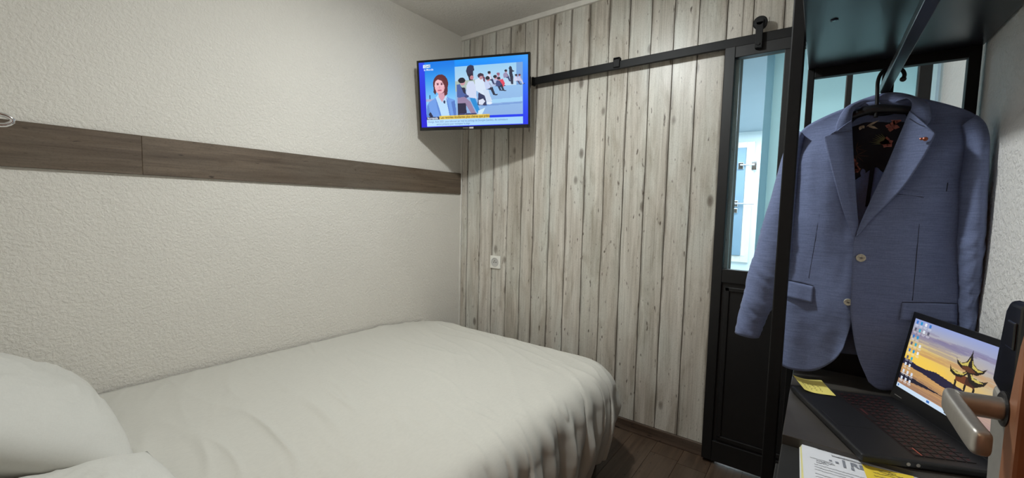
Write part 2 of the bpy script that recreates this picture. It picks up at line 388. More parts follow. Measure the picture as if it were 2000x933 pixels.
# wood-clad far wall with the bathroom opening
OY, OZ = 0.335, 1.935
bm = bmesh.new(); box(bm, (XW + .004, OY, -0.01), (XW + 0.08, YL, ZC)); box(bm, (XW + .004, YR, OZ), (XW + 0.08, OY, ZC))
wf = link('wall_far', bm, M['joint'], kind='structure')
pe = [2.056, 2.002, 1.884, 1.770, 1.650, 1.538, 1.446, 1.330, 1.216, 1.100, 0.982, 0.868, 0.752, 0.638, 0.523, 0.400, 0.293, 0.175, 0.055, -0.06, -0.175, -0.29, YR]
for a, b in zip(pe, pe[1:]):
    spans = [(a, b, 0.062 if b >= OY - 1e-6 else OZ)]
    if a > OY > b: spans = [(a, OY, 0.062), (OY, b, OZ)]
    for (p, q, z0) in spans:
        g = 0.0012
        off = random.uniform(-.0008, .0008)
        link('plank', B((XW - .006 + off, q + (g if q == b else 0), z0), (XW + .006, p - (g if p == a else 0), 2.358), .0012, 1), M['wall_wood'], wf)
bm = bmesh.new(); box(bm, (XW - 0.022, YR, 2.352), (XW + .004, YL, ZC), .004)
link('trim_1', bm, M['white_trim'], kind='structure')
bm = bmesh.new(); box(bm, (XW - 0.012, YL - 0.014, 0.0), (XW + .004, YL, 2.352), .003)
link('trim_2', bm, M['white_trim'], kind='structure')
bbf = link('baseboard_far', B((XW - 0.016, OY + .01, 0.0), (XW - .005, YL - .014, 0.062), .003), M['base_wood'], kind='structure')
# decorative board strip on the left wall
st = link('trim_3', B((XH, YL - .004, 1.302), (2.182, YL, 1.442)), M['joint'], kind='structure')
link('plank', B((XH, YL - .012, 1.299), (0.4550, YL - .002, 1.4445), .0015, 1), M['strip_wood'], st)
link('plank', B((0.4553, YL - .0118, 1.299), (2.186, YL - .002, 1.4445), .0015, 1), M['strip_wood'], st)

# bathroom beyond
BX, BZ, BY = 5.0, 2.06, 1.15
link('floor_bathroom', B((XW + .08, YR - .06, -0.06), (BX, BY, 0.0)), M['bath_floor'], kind='structure')
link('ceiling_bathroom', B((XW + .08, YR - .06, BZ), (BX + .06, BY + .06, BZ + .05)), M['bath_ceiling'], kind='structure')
WY0, WY1, WZ0, WZ1 = 0.575, 1.02, 0.70, 1.955
bm = bmesh.new()
box(bm, (BX, YR - .06, 0), (BX + .08, WY0, BZ)); box(bm, (BX, WY1, 0), (BX + .08, BY + .06, BZ)); box(bm, (BX, WY0, 0), (BX + .08, WY1, WZ0)); box(bm, (BX, WY0, WZ1), (BX + .08, WY1, BZ))
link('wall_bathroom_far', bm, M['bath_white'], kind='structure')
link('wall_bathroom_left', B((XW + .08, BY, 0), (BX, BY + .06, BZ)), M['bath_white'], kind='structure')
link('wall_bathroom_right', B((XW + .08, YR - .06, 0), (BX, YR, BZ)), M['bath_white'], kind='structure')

win = empty('window_1', (BX, (WY0 + WY1) / 2, WZ0)); tag(win, 'white framed bathroom window with a blue grey leaf behind the sliding door glass', kind='structure')
def child(o): o.parent = win; o.location = tuple(-x for x in win.location); return o
bm = bmesh.new()
for a, b in (((BX - .03, WY0, WZ0), (BX + .06, WY0 + .075, WZ1)), ((BX - .03, WY1 - .075, WZ0), (BX + .06, WY1, WZ1)), ((BX - .029, WY0 + .075, WZ0), (BX + .059, WY1 - .075, WZ0 + .07)), ((BX - .029, WY0 + .075, WZ1 - .06), (BX + .059, WY1 - .075, WZ1))): box(bm, a, b, .003)
child(link('window_frame', bm, M['white_trim']))
child(link('window_leaf', B((BX - .045, WY0 + .075, WZ0 + .07), (BX - .01, WY1 - .075, WZ1 - .06), .006), M['bath_blue']))
child(link('daylight_gap', B((BX - .025, WY0 + .035, WZ0 + .07), (BX - .033, WY0 + .070, WZ1 - .06)), M['window_glow']))
bm = bmesh.new(); box(bm, (BX - .06, WY0 + .12, 1.28), (BX - .045, WY0 + .175, 1.345), .004); cyl(bm, (BX - .075, WY0 + .15, 1.315), (BX - .075, WY0 - .03, 1.315), .009)
cyl(bm, (BX - .05, WY0 + .15, 1.315), (BX - .075, WY0 + .15, 1.315), .008); box(bm, (BX - .06, WY0 + .12, 1.215), (BX - .045, WY0 + .175, 1.265), .004)
child(link('window_handle', bm, M['chrome']))
bm = bmesh.new(); box(bm, (BX - .05, WY0 - .03, 1.66), (BX - .04, WY0 + .02, 1.75), .003); box(bm, (BX - .06, WY0 + .09, 1.67), (BX - .045, WY0 + .14, 1.74), .003); cyl(bm, (BX - .06, WY0 - .01, 1.715), (BX - .06, WY0 + .12, 1.715), .008)
child(link('window_latch', bm, M['chrome']))

sp = empty('shower_screen', (2.56, 0.0, 0)); tag(sp, 'tall pale turquoise frosted shower screen standing in the bathroom', 'shower screen')
o = link('shower_panel', B((-.012, YR + .005, 0.0), (.012, 0.232, 2.05), .003), M['shower'], sp)
o = link('panel_edge', B((-.016, 0.2315, 0.0), (.016, 0.266, 2.05), .004), M['shower_edge'], sp)
o = link('wall_clip', B((-.03, YR + .004, 1.30), (-.013, YR + .05, 1.40), .004), M['chrome'], sp)

# ------------------------------------------------------------------ sliding door, rail
DX = 2.150   # front face of the door
KD = DX / 2.118
def kz(z): return CAMZ + (z - CAMZ) * KD
DT = 0.036
dr = empty('door_1', (DX, 0.05, 0.03)); tag(dr, 'black sliding door with narrow clear panes hanging from the wall rail', kind='structure')
def dp(o): o.parent = dr; o.location = tuple(-x for x in dr.location); return o
DL, DR_, DZ0, DZ1, GZ0, GZ1 = 0.388 * KD, -0.295 * KD, 0.016, kz(1.965), kz(0.952), kz(1.898)
vb = [(DL, 0.345 * KD), (0.159 * KD, 0.119 * KD), (-0.052 * KD, -0.072 * KD), (-0.258 * KD, DR_)]
for i, (a, b) in enumerate(vb):
    z0 = DZ0 if i in (0, 3) else GZ0
    dp(link('stile' if i in (0, 3) else 'glazing_bar', B((DX, b, z0), (DX + DT, a, DZ1 if i in (0, 3) else GZ1), .003), M['black_door']))
dp(link('top_rail', B((DX + .0005, DR_ + .037, GZ1), (DX + DT - .0005, 0.345 * KD, DZ1), .002), M['black_door']))
dp(link('middle_rail', B((DX + .0005, DR_ + .037, 0.885), (DX + DT - .0005, 0.345 * KD, GZ0), .002), M['black_door']))
dp(link('bottom_rail', B((DX + .0005, DR_ + .037, DZ0), (DX + DT - .0005, 0.345 * KD, 0.115), .002), M['black_door']))
bm = bmesh.new(); box(bm, (DX + .012, DR_ + .037, 0.115), (DX + .026, 0.345 * KD, 0.885))
pn = dp(link('lower_panel', bm, M['black_door']))
bm = bmesh.new()
for a, b in (((DX + .004, 0.315, 0.135), (DX + .012, 0.335, 0.865)), ((DX + .004, DR_ + .05, 0.845), (DX + .012, 0.335, 0.865)), ((DX + .004, DR_ + .05, 0.125), (DX + .012, 0.335, 0.145))): box(bm, a, b, .003)
dp(link('panel_moulding', bm, M['black_door']))
for (a, b) in ((0.345 * KD, 0.159 * KD), (0.119 * KD, -0.052 * KD), (-0.072 * KD, -0.258 * KD)):
    dp(link('glass_pane', B((DX + .016, b - .004, GZ0 - .004), (DX + .021, a + .004, GZ1 + .004)), M['glass']))
def hanger(y):
    bm = bmesh.new(); lathe(bm, (DX - .0, y, 2.037), (-1, 0, 0), [(-.010, .026), (.004, .028), (.010, .028), (.0135, .024), (.014, .012), (.017, .011), (.018, .006)], 36)
    dp(link('roller_wheel', bm, M['black_metal'], smooth=False))
    bm = bmesh.new(); box(bm, (DX - .024, y - .014, 1.928), (DX - .018, y + .014, 2.037), .002); lathe(bm, (DX - .018, y, 2.037), (-1, 0, 0), [(0, .014), (.006, .014)], 24)
    box(bm, (DX - .02, y - .014, 1.928), (DX, y + .014, 1.955), .002)
    lathe(bm, (DX - .024, y, 1.943), (-1, 0, 0), [(0, .007), (.004, .006)], 12)
    dp(link('roller_strap', bm, M['black_metal']))
hanger(0.259); hanger(-0.20)

ra = empty('door_rail', (2.14, 0.6, 1.97)); tag(ra, 'long black steel rail on the pale board wall carrying the sliding door', 'rail')
def rp(o): o.parent = ra; o.location = tuple(-x for x in ra.location); return o
RX0, RX1 = 2.1495, 2.1655
rp(link('rail_bar', B((RX0, YR + .02, 1.955), (RX1, 1.450, 1.997), .003), M['black_metal']))
rp(link('end_cap', B((RX0 - .003, 1.440, 1.951), (RX1 + .010, 1.455, 2.001), .003), M['black_metal']))
for y in (1.36, 0.913, 0.43, -0.1):
    rp(link('wall_spacer', cyl(bmesh.new(), (RX1, y, 1.976), (XW - .004, y, 1.976), .011, n=20), M['black_metal']))
bm = bmesh.new(); box(bm, (RX0 - .010, 0.896, 1.963), (RX0 + .0, 0.931, 2.012), .003); box(bm, (RX0 - .010, 0.896, 2.000), (RX1 + .004, 0.931, 2.014), .003)
rp(link('stop_block', bm, M['black_metal']))

# ------------------------------------------------------------------ entrance door standing open on the right, with its lock
ed = empty('door_2', (-0.19, -0.19, 0)); tag(ed, 'brown entrance door standing open beside the right wall with electronic lock', kind='structure')
def ep(o, par=None): o.parent = par or ed; o.location = tuple(-x for x in ed.location) if par is None else (0, 0, 0); return o
ep(link('door_leaf', B((-0.19, -0.205, 0.012), (0.566, -0.1655, 2.04), .002), M['door_brown']))
ep(link('latch_plate', B((0.566, -0.195, 0.93), (0.5685, -0.175, 1.12), .001), M['steel']))
FY = -0.140
bm = bmesh.new()
prism(bm, [(0.5205, FY, 0.80), (0.561, FY, 0.80), (0.566, FY, 0.95), (0.577, FY, 1.055), (0.5205, FY, 1.042)], (0, -0.0255, 0))
lk = link('lock_case', bm, M['steel_paint']); ep(lk)
m = lk.modifiers.new('bev', 'BEVEL'); m.width = .006; m.segments = 3
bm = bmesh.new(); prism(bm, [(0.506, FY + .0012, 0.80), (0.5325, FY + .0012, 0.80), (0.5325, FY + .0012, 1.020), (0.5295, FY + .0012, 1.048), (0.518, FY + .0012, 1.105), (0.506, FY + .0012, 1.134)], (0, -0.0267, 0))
sc0 = link('lock_side_reflection', bm, M['warm_reflection']); ep(sc0); m = sc0.modifiers.new('bev', 'BEVEL'); m.width = .003; m.segments = 2  # thin brown piece paints the corridor's warm reflection onto the lock side
bm = bmesh.new()
prism(bm, [(0.5205, FY + .0005, 1.0425), (0.577, FY + .0005, 1.0560), (0.568, FY + .0005, 1.098), (0.562, FY + .0005, 1.126), (0.553, FY + .0005, 1.137), (0.5205, FY + .0005, 1.1375)], (0, -0.026, 0))
cr_ = link('card_reader', bm, M['gloss_black']); ep(cr_)
m = cr_.modifiers.new('bev', 'BEVEL'); m.width = .005; m.segments = 3
bm = bmesh.new(); box(bm, (0.529, FY - .002, 1.096), (0.548, FY + .002, 1.120), .0018, 3)
ep(link('reader_window', bm, M['gloss_black']))
# lever
lev = link('lever_handle', tube(bmesh.new(), [(0.535, -0.142, 1.0435), (0.533, -0.126, 1.0432), (0.530, -0.108, 1.043)], .0098, 24, 14), M['steel'], smooth=True)
ep(lev)
bm = bmesh.new()
def ring_box(c, d, hw, hh, n=28):
    """rounded rectangle ring around centre c, plane normal d (roughly X), half sizes along y and z"""
    out = []
    for i in range(n):
        t = 2 * math.pi * i / n; ct, stt = math.cos(t), math.sin(t)
        y = hw * math.copysign(abs(ct) ** 0.5, ct); z = hh * math.copysign(abs(stt) ** 0.5, stt)
        sd = Vector((-d.y, d.x, 0)).normalized(); up = d.cross(sd).normalized()
        if up.z < 0: up = -up
        out.append(c + sd * y + up * z)
    return out
LP = crom([(0.539, -0.1095, 1.043), (0.531, -0.1060, 1.043), (0.515, -0.1050, 1.043), (0.490, -0.1050, 1.043), (0.465, -0.1050, 1.043), (0.447, -0.1055, 1.043), (0.439, -0.1065, 1.043)], 34)
R = []
for i, c in enumerate(LP):
    d = Vector(LP[min(i + 1, 33)] - LP[max(i - 1, 0)]).normalized(); t = i / 33
    k = 1.0 if 0.06 < t < 0.93 else (0.72 + 0.28 * math.sqrt(max(0, 1 - ((0.06 - t) / 0.06) ** 2)) if t <= .06 else 0.70 + 0.30 * math.sqrt(max(0, 1 - ((t - 0.93) / 0.07) ** 2)))
    R.append([bm.verts.new(p) for p in ring_box(Vector(c), d, 0.0058 * k, 0.0098 * k)])
for a, b in zip(R, R[1:]):
    for k in range(28): bm.faces.new((a[k], a[(k + 1) % 28], b[(k + 1) % 28], b[k]))
bm.faces.new(R[0][::-1]); bm.faces.new(R[-1])
bmesh.ops.recalc_face_normals(bm, faces=bm.faces)
gr = link('lever_grip', bm, M['steel'], smooth=True); gr.parent = lev
bm = bmesh.new(); lathe(bm, (0.536, FY - .001, 1.0435), (0, 1, 0), [(0, .0150), (.003, .0150), (.004, .0130)], 32)
rs = link('lever_collar', bm, M['black_plastic']); rs.parent = lev

# ------------------------------------------------------------------ bed
bed = empty('bed', (0.95, 1.4, 0)); tag(bed, 'double bed with dark base pushed into the corner under white bedding', 'bed')
def bp(o): o.parent = bed; o.location = tuple(-x for x in bed.location); return o
bp(link('bed_base', B((-.18, 0.86, 0.14), (1.80, YL - .03, 0.27), .01), M['bed_base']))
bp(link('mattress', B((-.18, 0.84, 0.275), (1.80, YL - .03, 0.462), .045, 4), M['mattress'], smooth=True))
for x, y in ((1.735, 0.885), (1.735, 2.0), (-0.1, 0.885), (-0.1, 2.0)):
    bm = bmesh.new(); lathe(bm, (x, y, 0.0), (0, 0, 1), [(0, .018), (.004, .02), (.14, .028), (.145, .028)], 20)
    bp(link('leg', bm, M['leg_wood'], smooth=True))
bm = bmesh.new(); lathe(bm, (1.765, 0.79, 0.0), (0, 0, 1), [(0, .016), (.004, .018), (.15, .026), (.16, .026)], 20)
bp(link('leg', bm, M['leg_wood'], smooth=True))

# duvet: rounded footprint, flat top, skirt falling over the foot and the free side
def duvet():
    X0, X1, Y0, Y1 = -0.185, 1.808, 0.792, YL - .012
    rc = 0.12; r = 0.115; TOP = 0.492
    per = []   # boundary points with outward normal and skirt length factor
    def add(p, n, k): per.append((Vector((p[0], p[1], 0)), Vector((n[0], n[1], 0)), k))
    N1, N2, NC = 420, 170, 110
    for i in range(N1): add((X0 + (X1 - rc - X0) * i / N1, Y0), (0, -1), 1)             # free side, head to foot
    for i in range(NC):
        t = -math.pi / 2 + (math.pi / 2) * i / NC
        add((X1 - rc + rc * math.cos(t), Y0 + rc + rc * math.sin(t)), (math.cos(t), math.sin(t)), 1)
    for i in range(N2): add((X1, Y0 + rc + (Y1 - Y0 - rc) * i / N2), (1, 0), 1)          # foot
    per.append((Vector((X1, Y1, 0)), Vector((1, 0, 0)), 1))
    nP = len(per)
    c0 = (X0, Y1)
    top = []
    G = []
    nin, nsk = 70, 60
    for ip, (p, n, k) in enumerate(per):
        row = []
        # inner line: from the wall side opposite to the boundary
        s = ip / (nP - 1)
        if ip < N1: q = Vector((p.x, Y1, 0))
        elif ip < N1 + NC:
            q = Vector((X1 - rc, Y1, 0)).lerp(Vector((X1 - rc * 0.8, Y1, 0)), (ip - N1) / NC)
        else:
            q = Vector((X1 - rc * 0.8, Y1, 0)).lerp(Vector((X1 - rc * .05, Y1, 0)), (ip - N1 - NC) / (nP - 1 - N1 - NC))
        for j in range(nin):
            t = j / nin
            P = q.lerp(p, t); row.append((P, 0.0, ip))
        L = 0.36 + 0.14
        for j in range(nsk + 1):
            d = L * j / nsk
            arc = r * math.pi / 2
            if d < arc: h = r * math.sin(d / r); v = r * (1 - math.cos(d / r))
            else:
                e = d - arc; h = r + 0.012 * math.sin(min(1, e / .12) * math.pi / 2) - 0.22 * max(0, e - 0.10) ** 1.15; v = r + e * 0.93
            row.append((p + n * h - Vector((0, 0, v)), d, ip))
        G.append(row)
    # pleat signal along the perimeter
    arcs = [0.0]
    for a, b in zip(per, per[1:]): arcs.append(arcs[-1] + (b[0] - a[0]).length + 0.09 * (b[1] - a[1]).length)
    out = []
    for row in G:
        line = []
        for (P, d, ip) in row:
            n = per[ip][1]; a = arcs[ip]
            x, y = P.x, P.y
            # quilt thickness: edge sags towards the wall at the foot, a little higher at the head
            z = TOP + P.z + 0.014 * (1 - min(1, max(0, x) / 1.4))
            # drop towards the far left corner
            fx = max(0, (x - 1.55) / 0.25); fy = max(0, (y - 1.88) / 0.19)
            z -= 0.035 * min(1, fx * fy)
            v = Vector((x * 1.0, y * 1.0, 0.3))
            w = 0.0045 * noise.noise(v * 2.3) + 0.0016 * noise.noise(Vector((x * 5 + y * 6, y * 3 - x * 9, 1.7)))
            rg = noise.noise(Vector(((x - y * .28) * 9 + 1.2 * noise.noise(v * 1.7), y * 1.5 + x * .4, 4.2)))
            w += 0.0105 * (1 - abs(rg)) ** 11 * (0.35 + 1.3 * max(0, noise.noise(v * 2.6 + Vector((0, 0, 7)))))
            rg2 = noise.noise(Vector(((x - y * .42) * 17 + 1.5 * noise.noise(v * 2.9), y * 2.6 + x, 11.3)))
            w += 0.0040 * (1 - abs(rg2)) ** 9 * max(0, .3 + 1.4 * noise.noise(v * 3.3 + Vector((4, 0, 1))))
            edge = min(1, max(0, (y - 2.03) / 0.03))
            fade = min(1, d / 0.10)
            amp = min(1.0, max(0.0, (d - 0.03) / 0.30)) ** 1.1
            ph = noise.noise(Vector((a * 2.2, d * 1.3, 9.1))) * 2.6
            pl = 0.55 * math.sin(a * 43 + ph * 2 - d * 2.0) + 0.55 * math.sin(a * 75 + ph * 3.4 + d * 4) + 0.9 * noise.noise(Vector((a * 14 - d * 3, d * 2.5, 2.2)))
            crease = -abs(noise.noise(Vector((a * 9 + d * 2.4, d * 1.6, 5.5)))) * 0.9
            cz = (1 - abs(noise.noise(Vector((a * 13 + d * 1.5 + .6 * noise.noise(Vector((a * 4, d * 5, 1.1))), d * 1.1, 6.6))))) ** 12
            off = amp * 0.024 * (pl + crease) - min(1, max(0, (d - .05) / .12)) * 0.020 * cz + fade * 0.006 * noise.noise(Vector((a * 6, d * 8, 3.3)))
            # hem is a bit shorter at the foot corner and longer along the side
            q = Vector((x, y, z + w * (1 - fade * .6))) + n * off
            if d > 0.12:
                lift = 0.085 * math.exp(-((a - arcs[N1 + NC // 2]) / 0.22) ** 2) * (d - .12) / .38
                q.z += lift
            if q.y > YL - .006: q.y = YL - .006
            line.append(q)
        out.append(line)
    bm = bmesh.new(); grid(bm, out); return bm
dv = link('duvet', duvet(), M['duvet'], smooth=True)
thick(dv, 0.012, -1)
tag(dv, 'white crumpled duvet spread over the bed and hanging to the floor', 'duvet')

def pillow(c, w, h, t, mat, seed):
    bm = bmesh.new(); n = 60; G = []
    def pt(u, v, s):
        x = math.copysign(abs(u) ** 0.9, u); y = math.copysign(abs(v) ** 0.9, v)
        e = max(0, (1 - abs(u) ** 2.6)) ** 0.55 * max(0, (1 - abs(v) ** 2.6)) ** 0.55
        pinch = 1 - 0.07 * (1 - abs(v)) * abs(u) ** 3; pinch2 = 1 - 0.07 * (1 - abs(u)) * abs(v) ** 3
        w_ = 0.008 * noise.noise(Vector((u * 3 + seed, v * 3, s))) + 0.004 * (1 - abs(noise.noise(Vector((u * 3 + v * 5, v * 2 - u * 2 + seed, s))))) ** 4
        return Vector((x * w / 2 * pinch2, y * h / 2 * pinch, s * (t / 2 * e) + w_ * e * s * 1.5))
    for s in (1, -1):
        G = [[pt(-1 + 2 * i / n, -1 + 2 * j / n, s) for j in range(n + 1)] for i in range(n + 1)]
        if s < 0: G = G[::-1]
        grid(bm, G)
    bmesh.ops.remove_doubles(bm, verts=bm.verts, dist=0.0005)
    return bm
pw = link('pillow', pillow((0, 0, 0), 0.70, 0.50, 0.20, M['pillow'], 3.0), M['pillow'], smooth=True)
# local x along the bed width, y up the slope, leaning on the head wall
pw.rotation_euler = (math.radians(34), 0, math.radians(90)); pw.location = (0.062, 1.705, 0.655)
tag(pw, 'plump white pillow leaning at the head of the bed', 'pillow')
pc = link('pillow', pillow((0, 0, 0), 0.66, 0.50, 0.13, M['pillow'], 9.0), M['pillow'], smooth=True)
pc.rotation_euler = (math.radians(6), 0, math.radians(92)); pc.location = (0.062, 1.075, 0.560)
tag(pc, 'second white pillow on the near half of the bed, only its corner in view', 'pillow')

# ------------------------------------------------------------------ television
tvm = empty('television'); tag(tvm, 'flat television showing a news broadcast, bracketed high in the corner', 'television')
_y, _t = math.radians(200.3), math.radians(-6.9)
_n = Vector((math.cos(_y) * math.cos(_t), math.sin(_y) * math.cos(_t), math.sin(_t)))
_rt = Vector((-math.sin(_y), math.cos(_y), 0)); _up = _n.cross(_rt)
TVC = Vector((1.858, 1.673, 1.868))
tvm.matrix_world = Matrix(((_rt.x, _up.x, _n.x, TVC.x), (_rt.y, _up.y, _n.y, TVC.y), (_rt.z, _up.z, _n.z, TVC.z), (0, 0, 0, 1)))
TW, TH = 0.695, 0.404
def T(o): o.parent = tvm; return o
bm = bmesh.new(); zf = 0.0
x0, x1, y0, y1 = -TW / 2, TW / 2, -TH / 2, TH / 2
for a, b in (((x0, y0, -.025), (x0 + .012, y1, zf)), ((x1 - .012, y0, -.025), (x1, y1, zf)), ((x0 + .012, y1 - .012, -.025), (x1 - .012, y1, zf)), ((x0 + .012, y0, -.025), (x1 - .012, y0 + .019, zf))): box(bm, a, b, .0015)
T(link('bezel', bm, M['gloss_black']))
T(link('back_shell', B((x0 + .003, y0 + .003, -.030), (x1 - .003, y1 - .003, -.022), .002), M['black_plastic']))
T(link('rear_housing', B((-.22, y0 + .02, -.062), (.22, .06, -.030), .012), M['black_plastic']))
T(link('badge', B((-.022, y0 + .0045, zf), (.004, y0 + .0135, zf + .0012), .0004), M['socket_grey']))
T(link('badge_line', B((-.062, y0 + .0082, zf), (-.026, y0 + .0096, zf + .0008)), M['socket_grey']))
T(link('infrared_window', B((.205, y0 - .004, -.012), (.225, y0 + .001, -.002), .001), M['gloss_black']))
bm = bmesh.new(); box(bm, (-.11, -.11, -.072), (.11, .03, -.062), .003); T(link('mount_plate', bm, M['black_metal']))
# arm from the plate to the far wall
_inv = tvm.matrix_world.inverted()
pA = Vector((0.0, -.04, -.072)); pW = _inv @ Vector((XW - .006, 1.80, 1.80)); pM = _inv @ Vector((2.07, 1.86, 1.80))
bm = bmesh.new(); cyl(bm, pA, pM, .016, n=16); cyl(bm, pM, pW, .016, n=16); lathe(bm, pM - Vector((0, .025, 0)), (0, 1, 0), [(0, .022), (.05, .022)], 20)
T(link('mount_arm', bm, M['black_metal']))

# pictures on screens are painted cell by cell (what the screens show)
class Paint:
    def __init__(s, w, h):
        s.w, s.h = w, h
        s.u, s.v = np.meshgrid((np.arange(w) + .5) / w, (np.arange(h) + .5) / h)
        s.c = np.zeros((h, w, 3))
    def put(s, m, c, a=1.0):
        c = np.array(c, float) / 255
        s.c[m] = s.c[m] * (1 - a) + c * a
    def grad(s, m, c0, c1, axis='v', lo=0.0, hi=1.0):
        k = np.clip(((s.v if axis == 'v' else s.u) - lo) / (hi - lo), 0, 1)[..., None]
        g = (np.array(c0) * (1 - k) + np.array(c1) * k) / 255
        s.c[m] = g[m]
    def rect(s, a, b, c, d): return (s.u >= a) & (s.u < b) & (s.v >= c) & (s.v < d)
    def poly(s, P):
        ins = np.zeros(s.u.shape, bool); n = len(P)
        for i in range(n):
            (x0, y0), (x1, y1) = P[i], P[(i + 1) % n]
            if y0 == y1: continue
            cnd = ((y0 > s.v) != (y1 > s.v)) & (s.u < (x1 - x0) * (s.v - y0) / (y1 - y0) + x0)
            ins ^= cnd
        return ins
    def ell(s, cx, cy, rx, ry, ang=0):
        ca, sa = math.cos(ang), math.sin(ang); dx, dy = s.u - cx, (s.v - cy)
        asp = s.h / s.w
        X = dx * ca + dy * asp * sa; Y = -dx * sa / asp + dy * ca
        return (X / rx) ** 2 + (Y / ry) ** 2 < 1
    def mesh(s, name, x0, y0, x1, y1, z, mat, parent):
        w, h = s.w, s.h
        xs = np.linspace(x0, x1, w + 1); ys = np.linspace(y1, y0, h + 1)
        X, Y = np.meshgrid(xs, ys); V = np.stack([X, Y, np.full_like(X, z)], -1).reshape(-1, 3)
        i = np.arange(h)[:, None] * (w + 1) + np.arange(w)[None]
        F = np.stack([i + w + 1, i + w + 2, i + 1, i], -1).reshape(-1, 4)
        me = bpy.data.meshes.new(name); me.vertices.add(len(V)); me.vertices.foreach_set('co', V.ravel())
        me.loops.add(F.size); me.loops.foreach_set('vertex_index', F.ravel().astype(np.int32))
        me.polygons.add(len(F)); me.polygons.foreach_set('loop_start', (np.arange(len(F)) * 4).astype(np.int32))
        me.update(calc_edges=True)
        at = me.color_attributes.new('Col', 'FLOAT_COLOR', 'CORNER')
        c = np.clip(s.c, 0, 1); c = np.where(c <= .04045, c / 12.92, ((c + .055) / 1.055) ** 2.4)
        c = np.concatenate([c, np.ones((h, w, 1))], -1).reshape(-1, 1, 4).repeat(4, 1)
        at.data.foreach_set('color', c.ravel().astype(np.float32))
        me.materials.append(mat)
        o = bpy.data.objects.new(name, me); COL.objects.link(o); o.parent = parent; return o

